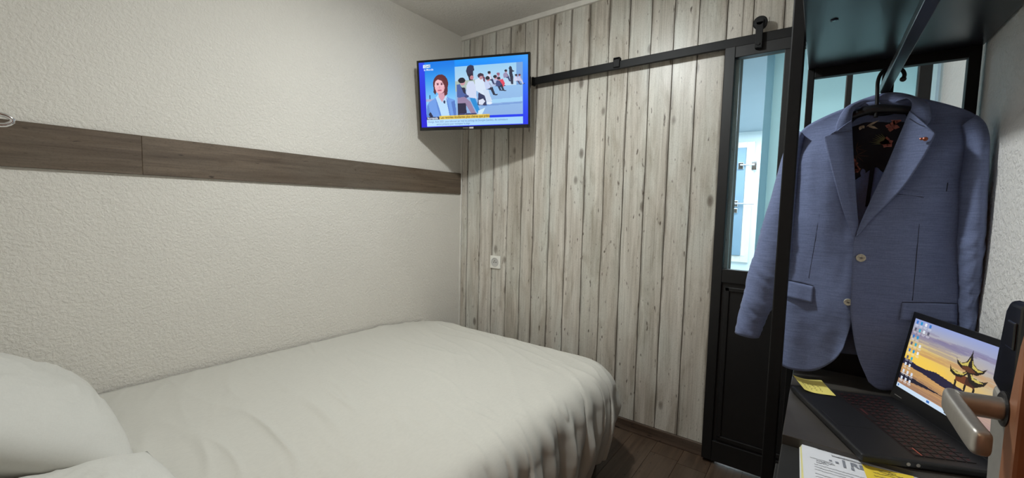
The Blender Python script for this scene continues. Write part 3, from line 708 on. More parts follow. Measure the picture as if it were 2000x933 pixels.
def tv_picture():
    p = Paint(288, 162); R_ = p.rect
    p.grad(R_(0, 1, 0, 1), (0, 150, 250), (6, 40, 236), 'v', 0.0, 0.95)
    p.grad(R_(0, .345, 0, 1), (14, 104, 236), (14, 30, 226), 'v', 0, .8)
    p.grad(R_(0, .055, 0, 1), (36, 70, 236), (26, 20, 214), 'v', 0, .7)
    p.grad(R_(.055, .345, .0, .86), (0, 122, 232), (142, 206, 250), 'v', .05, .62)
    p.put(R_(.055, .15, .56, .6), (196, 160, 190), .6); p.put(R_(.092, .10, .50, .56), (40, 70, 120))
    # presenter
    P = p.poly
    p.put(P([(.055, .86), (.062, .66), (.09, .60), (.135, .565), (.16, .53), (.255, .53), (.29, .565), (.335, .59), (.352, .86)]), (112, 158, 232))
    p.put(P([(.055, .86), (.062, .68), (.08, .64), (.10, .86)]), (92, 138, 214))
    p.put(P([(.30, .62), (.335, .60), (.352, .86), (.325, .86)]), (84, 122, 200))
    p.put(P([(.152, .54), (.175, .50), (.255, .50), (.262, .56), (.29, .86), (.205, .86), (.185, .72)]), (186, 222, 252))
    p.put(P([(.150, .55), (.168, .62), (.205, .86), (.19, .86), (.165, .70)]), (92, 136, 214))
    p.put(P([(.252, .545), (.268, .60), (.296, .86), (.284, .86), (.262, .66)]), (92, 136, 214))
    p.put(P([(.176, .46), (.238, .46), (.245, .53), (.214, .62), (.182, .54)]), (214, 160, 178))
    p.put(p.ell(.204, .34, .073, .145), (92, 36, 44))
    p.put(P([(.138, .33), (.133, .46), (.150, .50), (.165, .44), (.16, .3)]), (84, 34, 44))
    p.put(P([(.25, .28), (.272, .36), (.268, .50), (.24, .53), (.232, .44)]), (96, 40, 50))
    p.put(p.ell(.194, .365, .047, .118), (240, 190, 200))
    p.put(p.ell(.196, .43, .040, .055), (236, 180, 192))
    p.put(P([(.150, .30), (.17, .235), (.215, .24), (.24, .30), (.238, .36), (.215, .29), (.18, .27)]), (100, 42, 48))
    for cx in (.177, .214): p.put(p.ell(cx, .345, .011, .011), (110, 66, 84)); p.put(p.ell(cx, .325, .014, .006), (140, 80, 90))
    p.put(p.ell(.193, .39, .006, .022), (222, 160, 172)); p.put(p.ell(.194, .435, .019, .012), (190, 84, 110))
    p.put(p.ell(.236, .40, .007, .025), (228, 166, 180))
    p.put(p.ell(.235, .615, .010, .025), (40, 44, 84)); p.put(P([(.075, .80), (.095, .76), (.12, .83), (.10, .86)]), (30, 34, 70))
    # photo panel of people sitting in a row
    U = lambda x, y: (.345 + (x - 45) / 940 * .605, .10 + (y - 122) / 720 * .745)
    pp = lambda L: P([U(*q) for q in L])
    def el(x, y, rx, ry): a = U(x, y); return p.ell(a[0], a[1], rx / 940 * .605, ry / 720 * .745)
    pan = R_(.345, .955, .10, .845)
    p.grad(pan, (150, 200, 240), (140, 176, 226), 'v', .1, .845)
    p.grad(R_(.345, .90, .10, .42), (150, 204, 240), (190, 216, 240), 'v', .1, .42)
    p.put(R_(.90, .955, .10, .42), (112, 158, 214))
    p.put(pp([(45, 330), (330, 320), (430, 420), (45, 480)]), (172, 190, 180))
    p.put(pp([(560, 620), (985, 600), (985, 660), (540, 670)]), (160, 208, 244)); p.put(pp([(420, 690), (985, 668), (985, 690), (410, 712)]), (118, 156, 216))
    def person(x, y, s, top, leg, hair=(30, 26, 44), skin=(196, 140, 150), shoe=(36, 34, 60)):
        p.put(pp([(x + 10 * s, y + 95 * s), (x + 62 * s, y + 100 * s), (x + 92 * s, y + 190 * s), (x + 112 * s, y + 200 * s), (x + 70 * s, y + 206 * s), (x + 40 * s, y + 140 * s), (x, y + 130 * s)]), leg)
        p.put(pp([(x - 34 * s, y + 36 * s), (x + 6 * s, y + 22 * s), (x + 34 * s, y + 50 * s), (x + 48 * s, y + 96 * s), (x + 20 * s, y + 124 * s), (x - 34 * s, y + 128 * s), (x - 46 * s, y + 80 * s)]), top)
        p.put(pp([(x + 14 * s, y + 50 * s), (x + 34 * s, y + 54 * s), (x + 64 * s, y + 104 * s), (x + 50 * s, y + 112 * s)]), tuple(int(v * .86) for v in top))
        p.put(el(x + 12 * s, y + 6 * s, 22 * s, 26 * s), skin); p.put(el(x + 4 * s, y - 8 * s, 27 * s, 24 * s), hair)
        p.put(el(x + 104 * s, y + 202 * s, 22 * s, 9 * s), shoe)
    person(900, 300, .62, (206, 210, 236), (70, 60, 100)); person(945, 300, .6, (196, 196, 226), (196, 200, 226), (90, 40, 70))
    p.put(pp([(806, 190), (820, 160), (842, 180), (852, 220), (882, 240), (850, 250), (866, 330), (862, 420), (836, 420), (820, 330), (808, 260)]), (24, 28, 58))
    person(760, 230, .72, (150, 140, 176), (50, 60, 110)); person(655, 270, .8, (196, 170, 206), (226, 74, 100), (150, 90, 120))
    p.put(pp([(650, 360), (720, 335), (750, 400), (730, 450), (680, 420)]), (222, 66, 92))
    person(610, 305, .95, (178, 190, 226), (36, 40, 74)); person(530, 240, .8, (216, 222, 244), (40, 50, 90))
    person(505, 320, 1.15, (196, 208, 240), (32, 36, 64)); person(660, 330, .85, (60, 70, 120), (30, 34, 60))
    p.put(pp([(380, 470), (470, 480), (490, 700), (360, 690)]), (44, 50, 92))
    p.put(pp([(330, 330), (390, 300), (450, 330), (480, 460), (540, 560), (570, 640), (500, 680), (470, 560), (400, 520), (330, 470)]), (214, 228, 246))
    p.put(pp([(440, 470), (520, 480), (560, 640), (500, 690)]), (206, 220, 242)); p.put(el(530, 668, 40, 18), (226, 236, 250))
    p.put(el(412, 270, 44, 34), (60, 40, 62)); p.put(el(420, 300, 26, 24), (190, 140, 152)); p.put(pp([(440, 260), (472, 300), (476, 370), (450, 350)]), (110, 60, 86))
    p.put(pp([(376, 620), (440, 600), (470, 640), (430, 690), (376, 680)]), (216, 222, 240))
    p.put(pp([(205, 400), (240, 340), (310, 345), (340, 430), (350, 600), (290, 600), (200, 540)]), (206, 216, 242))
    p.put(pp([(245, 575), (330, 590), (400, 790), (350, 800), (290, 680)]), (32, 140, 214)); p.put(pp([(370, 770), (470, 730), (420, 830), (360, 830)]), (206, 232, 246))
    p.put(pp([(206, 190), (226, 130), (270, 108), (314, 124), (326, 190), (306, 200), (310, 250), (226, 262)]), (44, 44, 74)); p.put(pp([(226, 236), (308, 232), (300, 330), (250, 330)]), (36, 32, 56))
    p.put(el(286, 290, 26, 30), (190, 130, 140))
    p.put(pp([(62, 380), (110, 372), (160, 470), (240, 560), (180, 590), (62, 560)]), (74, 96, 160)); p.put(pp([(130, 420), (190, 430), (196, 530), (160, 500)]), (34, 36, 64))
    p.put(pp([(70, 570), (180, 560), (262, 640), (330, 800), (260, 800), (200, 690), (70, 660)]), (150, 130, 164)); p.put(pp([(72, 650), (190, 650), (200, 800), (72, 830)]), (34, 32, 64))
    p.put(el(152, 350, 36, 44), (200, 150, 160)); p.put(el(140, 322, 52, 40), (24, 22, 40)); p.put(el(205, 555, 34, 18), (60, 70, 120))
    for x in (130, 220, 300): p.put(el(x, 815, 46, 16), (58, 62, 110))
    # captions
    p.put(R_(.055, .180, .838, .884), (26, 28, 66))
    p.grad(R_(.180, .655, .826, .884), (236, 208, 96), (226, 190, 74), 'u', .18, .65)
    p.grad(R_(.055, .955, .884, .985), (190, 226, 255), (160, 210, 250), 'u', .05, .95)
    p.put(p.rect(.042, .112, .040, .088), (226, 246, 255))
    return p
dx0, dx1, dy0, dy1 = x0 + .012, x1 - .012, y0 + .019, y1 - .012
scr = tv_picture().mesh('screen', dx0, dy0, dx1, dy1, -.003, M['tv_screen'], tvm)
def tvt(name, s, u, v, size, mat, sx=1.0, bold=0.0):
    mw = Matrix.Translation((dx0 + u * (dx1 - dx0), dy1 - v * (dy1 - dy0), -.0022))
    return text(name, s, size, mat, scr, mw, 'LEFT', bold, sx)
tvt('clock_text', '12:42', .050, .081, .0185, M['scr_blue'], 1.0, .0004)
tvt('channel_text', 'le Monde', .048, .128, .0165, M['scr_white'], 1.0, .0002)
tvt('region_text', 'Normandie', .062, .876, .0185, M['scr_white'], .82, .0004)
tvt('headline_text', 'Les rentrées étudiantes plus chères que prévu', .192, .872, .0210, M['scr_brown'], .80, .0004)
tvt('ticker_text', 'Orange. Août 2023 : pour informer par mail les parkings de Dourgne (Landes), des animateurs', .066, .930, .0165, M['scr_blue'], .80)
tvt('ticker_text', 'seront présents pour renseigner la plage', .150, .970, .0165, M['scr_blue'], .80)

# ------------------------------------------------------------------ socket
so = empty('power_socket', (XW - .006, 1.735, 0.845)); tag(so, 'white square power socket low on the pale board wall', 'socket')
link('face_plate', B((-.010, -.0425, -.0425), (0, .0425, .0425), .003), M['socket_white'], so)
bm = bmesh.new(); lathe(bm, (-.010, 0, 0), (-1, 0, 0), [(-.002, .030), (.0025, .030), (.0032, .0285), (.0026, .0272), (.0008, .0262), (.0005, .001)], 40)
link('socket_well', bm, M['socket_grey'], so)
for n_, y, z in (('pin_hole', .0095, -.001), ('pin_hole', -.0095, -.001)):
    link(n_, cyl(bmesh.new(), (-.0095, y, z), (-.0110, y, z), .0032, n=14), M['dark_hole'], so)
link('earth_pin', cyl(bmesh.new(), (-.008, 0, .0115), (-.022, 0, .0115), .0024, n=12), M['steel'], so)

# ------------------------------------------------------------------ clothes rack unit along the right wall
RB = 1.65   # back frame plane
rk = empty('clothes_rack', (1.4, -0.13, 0)); tag(rk, 'black steel open clothes rack with dark top shelf along the right wall', 'clothes rack')
def kp(o, par=None): o.parent = par or rk; o.location = tuple(-x for x in rk.location); return o
SZ = 1.669
kp(link('shelf', B((0.62, YR + .006, SZ), (RB + .028, 0.0575, SZ + .025), .0015), M['shelf_dark']))
kp(link('post', B((1.372, 0.0585, 0.0), (1.402, 0.0905, 2.12), .003), M['black_metal']))
kp(link('post', B((RB, 0.0395, 0.0), (RB + .026, 0.0575, SZ), .002), M['black_metal']))
kp(link('post', B((RB, -0.3215, 0.0), (RB + .026, -0.297, SZ), .002), M['black_metal']))
kp(link('back_beam', B((RB + .001, -0.2975, 1.640), (RB + .025, 0.040, SZ), .002), M['black_metal']))
kp(link('rail_support', B((RB + .001, -0.151, 1.30), (RB + .025, -0.124, 1.641), .002), M['black_metal']))
rl = B((0.62, -0.142, 1.571), (RB + .002, -0.120, 1.593), .0015)
kp(link('hanging_rail', rl, M['shelf_dark']))
kp(link('shelf_bracket', B((0.64, -0.142, 1.59), (0.664, -0.120, SZ), .0015), M['black_metal']))
bm = bmesh.new(); lathe(bm, (1.27, 0.0, SZ), (0, 0, -1), [(0, .008), (.002, .008), (.003, .004)], 14)
kp(link('shelf_screw', bm, M['gloss_black']))
bm = bmesh.new(); box(bm, (RB + .004, -0.297, 0.30), (RB + .022, 0.0395, 0.86), .002)
kp(link('back_panel', bm, M['black_door']))

# ------------------------------------------------------------------ desk and cabinet
dk = empty('desk', (1.36, -0.14, 0)); tag(dk, 'narrow anthracite desk under the clothes rack holding the laptop', 'desk')
def kd(o): o.parent = dk; o.location = tuple(-x for x in dk.location); return o
kd(link('desk_top', B((1.082, YR + .006, 0.697), (1.632, 0.036, 0.722), .0012), M['desk_dark']))
kd(link('side_panel', B((1.10, 0.004, 0.0), (1.60, 0.022, 0.697), .001), M['cabinet_black']))
kd(link('side_panel', B((1.10, YR + .008, 0.0), (1.60, YR + .026, 0.697), .001), M['cabinet_black']))
kd(link('rear_panel', B((1.585, YR + .026, 0.0), (1.60, 0.004, 0.697), .001), M['cabinet_black']))
cb = empty('low_cabinet', (0.86, -0.13, 0)); tag(cb, 'black low cabinet in front of the desk with papers on top', 'cabinet')
def kc(o): o.parent = cb; o.location = tuple(-x for x in cb.location); return o
kc(link('cabinet_body', B((0.69, -0.318, 0.0), (1.078, 0.028, 0.682), .002), M['cabinet_black']))
kc(link('cabinet_top', B((0.685, -0.320, 0.682), (1.080, 0.036, 0.702), .002), M['cabinet_black']))
kc(link('cabinet_door', B((0.70, 0.0285, 0.03), (1.068, 0.044, 0.660), .002), M['cabinet_black']))

# ------------------------------------------------------------------ papers and notes
pz = 0.702
def sheet(name, corners, z, mat, t=0.0006, curl=0.0, n=10, parent=None):
    (a, b, c, d) = [Vector((*p, z)) for p in corners]; bm = bmesh.new(); G = []
    for i in range(n + 1):
        row = []
        for j in range(n + 1):
            u, v = i / n, j / n
            P = (a.lerp(b, u)).lerp(d.lerp(c, u), v); P.z += curl * (u * (1 - v)) ** 2 + curl * 0.25 * (1 - u) * v * v; row.append(P)
        G.append(row)
    o = link(name, grid(bm, G), mat, parent); thick(o, t, 1); return o
def rotrect(x, y, w, h, a):
    """corner at (x,y); width runs to -Y, height runs to -X; a rotates"""
    ca, sa = math.cos(a), math.sin(a)
    return [(x + (-v) * ca - (-u) * sa * 1.0, y + (-v) * sa + (-u) * ca) for (u, v) in ((0, 0), (w, 0), (w, h), (0, h))]
tops = []
for i in range(6):
    aa = 0.055 + (0.018 * (i % 3) - .018 if i < 5 else 0)
    o = sheet('paper_sheet', rotrect(1.102 - (.004 * (5 - i)) * .5, 0.0005 + .0007 * (5 - i), 0.225, 0.318, aa), pz + .0008 + .0016 * i, M['paper'] if i not in (1, 3) else M['paper_yellow'], .0011)
    tag(o, ['white sheet at the very bottom of the paper pile', 'cream sheet second from the bottom of the paper pile', 'white sheet third from the bottom of the paper pile', 'cream sheet below the two topmost papers of the pile', 'white sheet just under the printed top page of the pile', 'printed white page with grey heading on top of the paper pile'][i], 'paper', 'papers on the low cabinet')
    tops.append(o)
page = tops[-1]; zt = pz + .0008 + .0016 * 5 + .0017
_a = 0.055
def pgm(u, v, dz=0.0):
    """page frame: u to the right (-Y), v down (-X) from the page's top left corner"""
    return Vector((1.102 - v * math.cos(_a) + u * math.sin(_a), 0.0005 - v * math.sin(_a) - u * math.cos(_a), zt + dz))
def pm(u, v, dz=0.0):
    P = pgm(u, v, dz); X = (pgm(1, 0) - pgm(0, 0)); Y = -(pgm(0, 1) - pgm(0, 0)); Z = Vector((0, 0, 1))
    return Matrix(((X.x, Y.x, Z.x, P.x), (X.y, Y.y, Z.y, P.y), (X.z, Y.z, Z.z, P.z), (0, 0, 0, 1)))
def strokes(name, segs, w, mat, fm, parent):
    bm = bmesh.new()
    for seg in segs:
        for (a, b) in zip(seg, seg[1:]):
            d = Vector((b[0] - a[0], b[1] - a[1])); L = d.length
            if L < 1e-6: continue
            nn = Vector((-d.y, d.x)) / L * w / 2
            bm.faces.new([bm.verts.new(fm(*q)) for q in ((a[0] + nn.x, a[1] + nn.y), (b[0] + nn.x, b[1] + nn.y), (b[0] - nn.x, b[1] - nn.y), (a[0] - nn.x, a[1] - nn.y))])
    bmesh.ops.recalc_face_normals(bm, faces=bm.faces)
    o = link(name, bm, mat, parent, kind='stuff'); return o
def scribble(u, v, w, h, n, rnd):
    return [(u + w * i / n, v + rnd.uniform(-h, h)) for i in range(n + 1)]
rn = random.Random(3)
f0 = lambda u, v: pgm(u, v, .0002)
segs = []
for i in range(4): segs.append([(.010 + .006 * i, .0075), (.0125 + .006 * i, .0125)])
for i in range(6): segs.append([(.050 + .006 * i, .0085), (.0525 + .006 * i, .0145)])
segs.append(scribble(.028, .0235, .055, .0012, 24, rn)); segs.append([(.026, .021), (.030, .024)])
segs.append(scribble(.050, .036, .060, .0022, 34, rn)); segs.append([(.050, .0385), (.112, .0385)])
segs.append([(.012, .070), (.050, .070)]); segs.append(scribble(.022, .076, .03, .002, 18, rn)); segs.append(scribble(.022, .083, .02, .002, 12, rn))
segs.append(scribble(.175, .018, .03, .0015, 12, rn)); segs.append(scribble(.14, .0065, .02, .0008, 10, rn))
strokes('print_lines', segs, .0011, M['ink'], f0, page)
bm = bmesh.new()
def pbox(u0, v0, u1, v1): bm.faces.new([bm.verts.new(pgm(u, v, .0003)) for u, v in ((u0, v1), (u1, v1), (u1, v0), (u0, v0))])
pbox(.066, .044, .0705, .074); pbox(.044, .058, .049, .063); pbox(.054, .058, .0595, .065); pbox(.078, .066, .083, .076)
link('print_blocks', bm, M['ink_grey'], page)
text('heading_text', 'RE', .023, M['ink_grey'], page, pm(.078, .062, .0004), 'LEFT', .0008)
for i, (uu, vv) in enumerate(((.018, .094), (.018, .104), (.018, .114), (.018, .130), (.018, .140))):
    strokes('print_lines', [scribble(uu, vv, .15, .0014, 80, rn)], .0009, M['ink'], f0, page)
n2 = sheet('sticky_note', [tuple(pgm(u, v)[:2]) for u, v in ((.098, .0395), (.174, .0375), (.176, .1135), (.100, .1155))], zt + .0004, M['sticky_deep'], .0003, .003)
tag(n2, 'deep yellow sticky note on the printed page', 'note', 'sticky notes')
f2 = lambda u, v: pgm(u, v, .0022)
strokes('handwriting', [scribble(.122, .0475, .026, .002, 14, rn), scribble(.122, .054, .036, .002, 22, rn), scribble(.112, .062, .045, .002, 24, rn), scribble(.112, .075, .045, .002, 24, rn)], .0012, M['ink'], f2, n2)

# ------------------------------------------------------------------ laptop
_la = math.radians(203); LDx = Vector((math.cos(_la), math.sin(_la), 0)); LBk = Vector((math.sin(_la), -math.cos(_la), 0))
if LBk.y > 0: LBk = -LBk
lp = empty('laptop'); tag(lp, 'open black laptop with a pagoda sunset wallpaper on the desk', 'laptop')
LO = Vector((1.362, 0.034, 0.7235))
lp.matrix_world = Matrix(((LDx.x, LBk.x, 0, LO.x), (LDx.y, LBk.y, 0, LO.y), (0, 0, 1, LO.z), (0, 0, 0, 1)))
# the frame is mirrored to right-handed if needed
if LDx.cross(LBk).z < 0:
    pass
LW, LDp, LT = 0.335, 0.235, 0.0165
RH = LDx.cross(LBk).z > 0
if not RH:
    # use y toward the user instead so the frame stays right-handed
    lp.matrix_world = Matrix(((LDx.x, -LBk.x, 0, LO.x), (LDx.y, -LBk.y, 0, LO.y), (0, 0, 1, LO.z), (0, 0, 0, 1)))
YS = 1 if RH else -1
def lb(x, y, z): return (x, y * YS, z)
def LB(a, b, bev=0, seg=2): return B(lb(*a), lb(*b), bev, seg)
base = link('base', LB((0, 0, 0), (LW, LDp, LT), .005, 3), M['laptop'], lp)
link('keyboard_well', LB((.018, .098, LT - .0004), (LW - .018, .205, LT + .0002)), M['key'], lp)
bmk = bmesh.new(); bml = bmesh.new()
kw = (LW - .040) / 17
for r in range(6):
    y = .1015 + r * .0168
    for c in range(17):
        if r == 0 and 4 <= c <= 8:
            if c > 4: continue
            w = kw * 5 - .0022
        else: w = kw - .0022
        x = .020 + c * kw
        box(bmk, lb(x, y, LT), lb(x + w, y + .0145, LT + .0014))
        zz = LT + .00155
        q = [lb(x + w * .25, y + .0052, zz), lb(x + w * .62, y + .0052, zz), lb(x + w * .62, y + .0098, zz), lb(x + w * .25, y + .0098, zz)]
        bml.faces.new([bml.verts.new(v) for v in q])
        for (aa, bb) in (((x - .0003, y - .0006), (x + w + .0003, y + .0002)), ):
            bml.faces.new([bml.verts.new(lb(u, v, LT + .0004)) for (u, v) in ((aa[0], aa[1]), (bb[0], aa[1]), (bb[0], bb[1]), (aa[0], bb[1]))])
link('keys', bmk, M['key'], lp, kind='stuff')
bmesh.ops.recalc_face_normals(bml, faces=bml.faces)
link('key_legends', bml, M['legend'], lp, kind='stuff')
link('touchpad', LB((.105, .012, LT - .0006), (.215, .082, LT + .0003), .0002, 1), M['laptop'], lp)
link('power_line', LB((.285, .112, LT + .0015), (.312, .1135, LT + .002)), M['legend_hot'], lp)
bm = bmesh.new()
for y in (.078, .094):
    lathe(bm, lb(LW - .0005, y, LT * .52), (1, 0, 0), [(0, .0034), (.0010, .0034), (.0012, .0022)], 18)
link('audio_jack', bm, M['steel_paint'], lp)
# lid
tl = math.radians(9)
lido = link('lid', B((0, .004, -.007), (LW, .2365, -.0005), .002), M['laptop'], lp)
lido.location = lb(0, LDp - .004, LT * .6)
lido.rotation_euler = (math.radians(90) - tl, 0, 0)
def lchild(o): o.parent = lido; return o
bz = bmesh.new(); DX0, DY0, DW, DH = .0105, .0405, .315, .1815
for a, b in (((0, .008, -.0005), (DX0, .2365, .0008)), ((DX0 + DW, .008, -.0005), (LW, .2365, .0008)), ((DX0, DY0 + DH, -.0005), (DX0 + DW, .2365, .0008)), ((DX0, .008, -.0005), (DX0 + DW, DY0, .0008))): box(bz, a, b)
lchild(link('bezel', bz, M['black_plastic']))
lchild(link('hinge_bar', B((.03, -.004, -.009), (LW - .03, .008, .001), .003), M['laptop']))
lchild(link('bezel_line', B((.014, .0175, .0008), (.040, .0190, .0012)), M['steel_paint']))

def lap_picture():
    p = Paint(240, 138); P = p.poly; R_ = p.rect
    p.grad(R_(0, 1, 0, 1), (150, 166, 222), (238, 196, 96), 'v', 0.0, .55)
    # sunset glow low on the left, cool sky to the right
    g = np.exp(-(((p.u - .15) / .34) ** 2 + ((p.v - .52) / .16) ** 2))[..., None]
    p.c = p.c * (1 - .8 * g) + np.array((250, 210, 84)) / 255 * .8 * g
    k = np.clip((p.u - .40) / .45, 0, 1)[..., None] * .62 * np.clip(1.15 - p.v, 0, 1)[..., None]
    p.c = p.c * (1 - k) + np.array((150, 160, 208)) / 255 * k
    rr = random.Random(5)
    for i in range(44):
        cx, cy = rr.uniform(0, 1), rr.uniform(.12, .46); w, h = rr.uniform(.08, .26), rr.uniform(.006, .022)
        p.put(p.ell(cx, cy + (cx - .4) * .04, w, h), (132, 118, 150) if cy < .34 else (196, 150, 104), .33)
    for (cx, cy, w, h) in ((.25, .22, .30, .045), (.42, .20, .2, .03), (.6, .16, .2, .03)): p.put(p.ell(cx, cy, w, h), (120, 114, 156), .38)
    # lake
    lk_ = P([(0, .64), (.2, .66), (.5, .70), (1, .72), (1, 1), (0, 1)])
    p.grad(lk_, (206, 160, 96), (150, 112, 96), 'v', .64, 1.0)
    for i in range(26):
        cx, cy = rr.uniform(0, .9), rr.uniform(.70, .95); p.put(p.ell(cx, cy, rr.uniform(.05, .2), .006), (226, 176, 110), .35)
    p.put(p.ell(.86, .9, .3, .2), (176, 160, 176), .55)
    p.put(P([(0, .58), (.06, .575), (.14, .60), (.24, .60), (.34, .575), (.46, .60), (.58, .62), (.68, .655), (.78, .72), (.62, .725), (.40, .70), (.2, .665), (0, .66)]), (34, 30, 58))
    p.put(P([(0, .80), (.12, .79), (.30, .80), (.50, .815), (.34, .825), (.1, .86), (0, .88)]), (28, 24, 44))
    p.put(P([(.05, .76), (.5, .80), (.5, .806), (.05, .775)]), (120, 90, 80), .6)
    # pagoda pavilion
    d = (34, 26, 20); gld = (122, 96, 40); lt = (206, 188, 96); rd = (112, 60, 34)
    for q in ([(.505, .54), (.522, .54), (.532, .76), (.515, .76)], [(.588, .52), (.604, .52), (.604, .75), (.592, .75)], [(.655, .54), (.672, .54), (.684, .73), (.668, .73)]): p.put(P(q), d)
    p.put(P([(.50, .46), (.67, .46), (.665, .55), (.51, .55)]), rd); p.put(P([(.585, .46), (.67, .46), (.665, .54), (.59, .54)]), (66, 36, 26))
    p.put(P([(.436, .39), (.452, .43), (.50, .445), (.545, .44), (.60, .36), (.635, .43), (.69, .445), (.725, .43), (.748, .405), (.728, .475), (.67, .535), (.612, .50), (.59, .43), (.545, .495), (.488, .50), (.452, .475)]), d)
    p.put(P([(.45, .435), (.50, .448), (.56, .435), (.59, .39), (.56, .455), (.50, .475)]), lt); p.put(P([(.605, .39), (.645, .44), (.72, .45), (.68, .475), (.63, .46)]), lt)
    p.put(P([(.466, .265), (.482, .31), (.52, .325), (.555, .29), (.575, .20), (.582, .13), (.59, .20), (.612, .28), (.65, .32), (.69, .315), (.717, .28), (.70, .345), (.655, .40), (.60, .405), (.53, .385), (.49, .35)]), d)
    p.put(P([(.486, .315), (.525, .33), (.565, .29), (.580, .22), (.574, .33), (.53, .35)]), lt); p.put(P([(.592, .24), (.615, .295), (.655, .33), (.70, .325), (.66, .355), (.61, .335)]), lt)
    p.put(P([(.53, .36), (.575, .335), (.61, .345), (.65, .375), (.60, .40), (.54, .385)]), (96, 56, 34))
    # desktop icons
    ic = [(60, 120, 200), (226, 236, 246), (36, 150, 210), (90, 90, 110), (236, 240, 244), (60, 170, 200)]
    for r in range(9):
        for c in range(4):
            if (c == 3 and r > 1) or (c == 2 and r in (2, 5, 6)): continue
            x, y = .014 + c * .046, .025 + r * .101
            col = ic[(r * 3 + c * 2) % 6] if r < 6 else (216, 226, 240)
            p.put(R_(x + .006, x + .029, y, y + .043), col); p.put(R_(x, x + .036, y + .054, y + .063), (232, 236, 244), .8); p.put(R_(x + .004, x + .03, y + .070, y + .077), (232, 236, 244), .6)
    p.put(R_(0, 1, .945, 1.0), (206, 226, 246))
    for x in (.012, .33, .345, .50, .53, .555): p.put(R_(x, x + .014, .957, .985), (50, 110, 190) if x < .4 else (60, 70, 100))
    return p
sc2 = lap_picture().mesh('display', DX0, DY0, DX0 + DW, DY0 + DH, .0004, M['lap_screen'], lido)

# sticky note on the palm rest
def lpm(x, y, z): return lp.matrix_world @ Vector(lb(x, y, z))
sn = bmesh.new(); G = []
inv = lp.matrix_world.inverted()
SC = [Vector((1.463, 0.034, 0)), Vector((1.506, -0.035, 0)), Vector((1.394, -0.066, 0)), Vector((1.379, 0.003, 0))]
zt2 = LO.z + LT
SCs = [Vector((p.x * 0.968, p.y * 0.968, 0)) for p in SC]
n = 12
for i in range(n + 1):
    row = []
    for j in range(n + 1):
        u, v = i / n, j / n
        P = SCs[0].lerp(SCs[1], u).lerp(SCs[3].lerp(SCs[2], u), v)
        P.z = zt2 + .0012 + .012 * max(0, 1 - u * 1.6 - v * .35) ** 2 + .003 * max(0, u + v - 1.5)
        row.append(P)
    G.append(row)
s1 = link('sticky_note', grid(sn, G), M['sticky']); thick(s1, .0003, 1)
tag(s1, 'pale yellow sticky note on the corner of the laptop', 'note', 'sticky notes')
def f3(u, v):
    P = SCs[0].lerp(SCs[1], u).lerp(SCs[3].lerp(SCs[2], u), v); P.z = zt2 + .0017 + .012 * max(0, 1 - u * 1.6 - v * .35) ** 2 + .003 * max(0, u + v - 1.5); return P
strokes('handwriting', [scribble(.34, y, .5, .04, 16, rn) for y in (.2, .36, .5, .66)], .012, M['ink_brown'], lambda v, u: f3(u, v) , s1)

# ------------------------------------------------------------------ blazer on its hanger
JX = 1.512   # plane of the hanger
jk = empty('blazer', (JX, -0.117, 0.76)); tag(jk, 'blue chambray blazer with two buttons hanging from the rack rail', 'jacket')
def J(o, par=None):
    if par is None: o.parent = jk; o.location = tuple(-x for x in jk.location)
    else: o.parent = par
    return o
K = JX / 1.475  # the outline below was measured at 1.475 m
def sc_(L): return [(y * K, CAMZ + (z - CAMZ) * K) for (y, z) in L]
A_top = sc_([(0.0669, 1.4313), (0.0455, 1.4585), (0.0058, 1.4815), (-0.0326, 1.4981), (-0.0571, 1.5075)])
A_side = sc_([(0.0669, 1.4313), (0.0713, 1.3404), (0.07, 1.2362), (0.0677, 1.1157), (0.068, 0.9934), (0.0696, 0.8691), (0.0724, 0.7647)])
A_hem = sc_([(0.0724, 0.7647), (0.0461, 0.757), (0.0146, 0.757), (-0.0131, 0.764), (-0.0381, 0.7823), (-0.0597, 0.8084), (-0.0755, 0.8458)])
A_front = sc_([(-0.0571, 1.5075), (-0.0545, 1.4463), (-0.0641, 1.3494), (-0.0767, 1.2383), (-0.0834, 1.1687), (-0.0857, 1.0987), (-0.089, 1.0141), (-0.088, 0.9281), (-0.0755, 0.8458)])
B_top = sc_([(-0.178, 1.5091), (-0.2086, 1.4975), (-0.2411, 1.4823), (-0.2682, 1.468), (-0.2862, 1.4539), (-0.2983, 1.4358)])
B_side = sc_([(-0.2983, 1.4358), (-0.2828, 1.3828), (-0.2734, 1.3095), (-0.2748, 1.2411), (-0.2792, 1.1408), (-0.2855, 1.0398), (-0.2909, 0.938), (-0.2929, 0.8344)])
B_hem = sc_([(-0.1332, 0.7684), (-0.1532, 0.7538), (-0.174, 0.7525), (-0.2115, 0.763), (-0.2532, 0.7868), (-0.2929, 0.8344)])
B_front = sc_([(-0.178, 1.5091), (-0.1645, 1.4556), (-0.1488, 1.3984), (-0.1286, 1.3265), (-0.1077, 1.2524), (-0.0872, 1.1759), (-0.0776, 1.1403), (-0.078, 1.0838), (-0.0803, 1.0129), (-0.0829, 0.956), (-0.0925, 0.8929), (-0.1075, 0.8311), (-0.1332, 0.7684)])

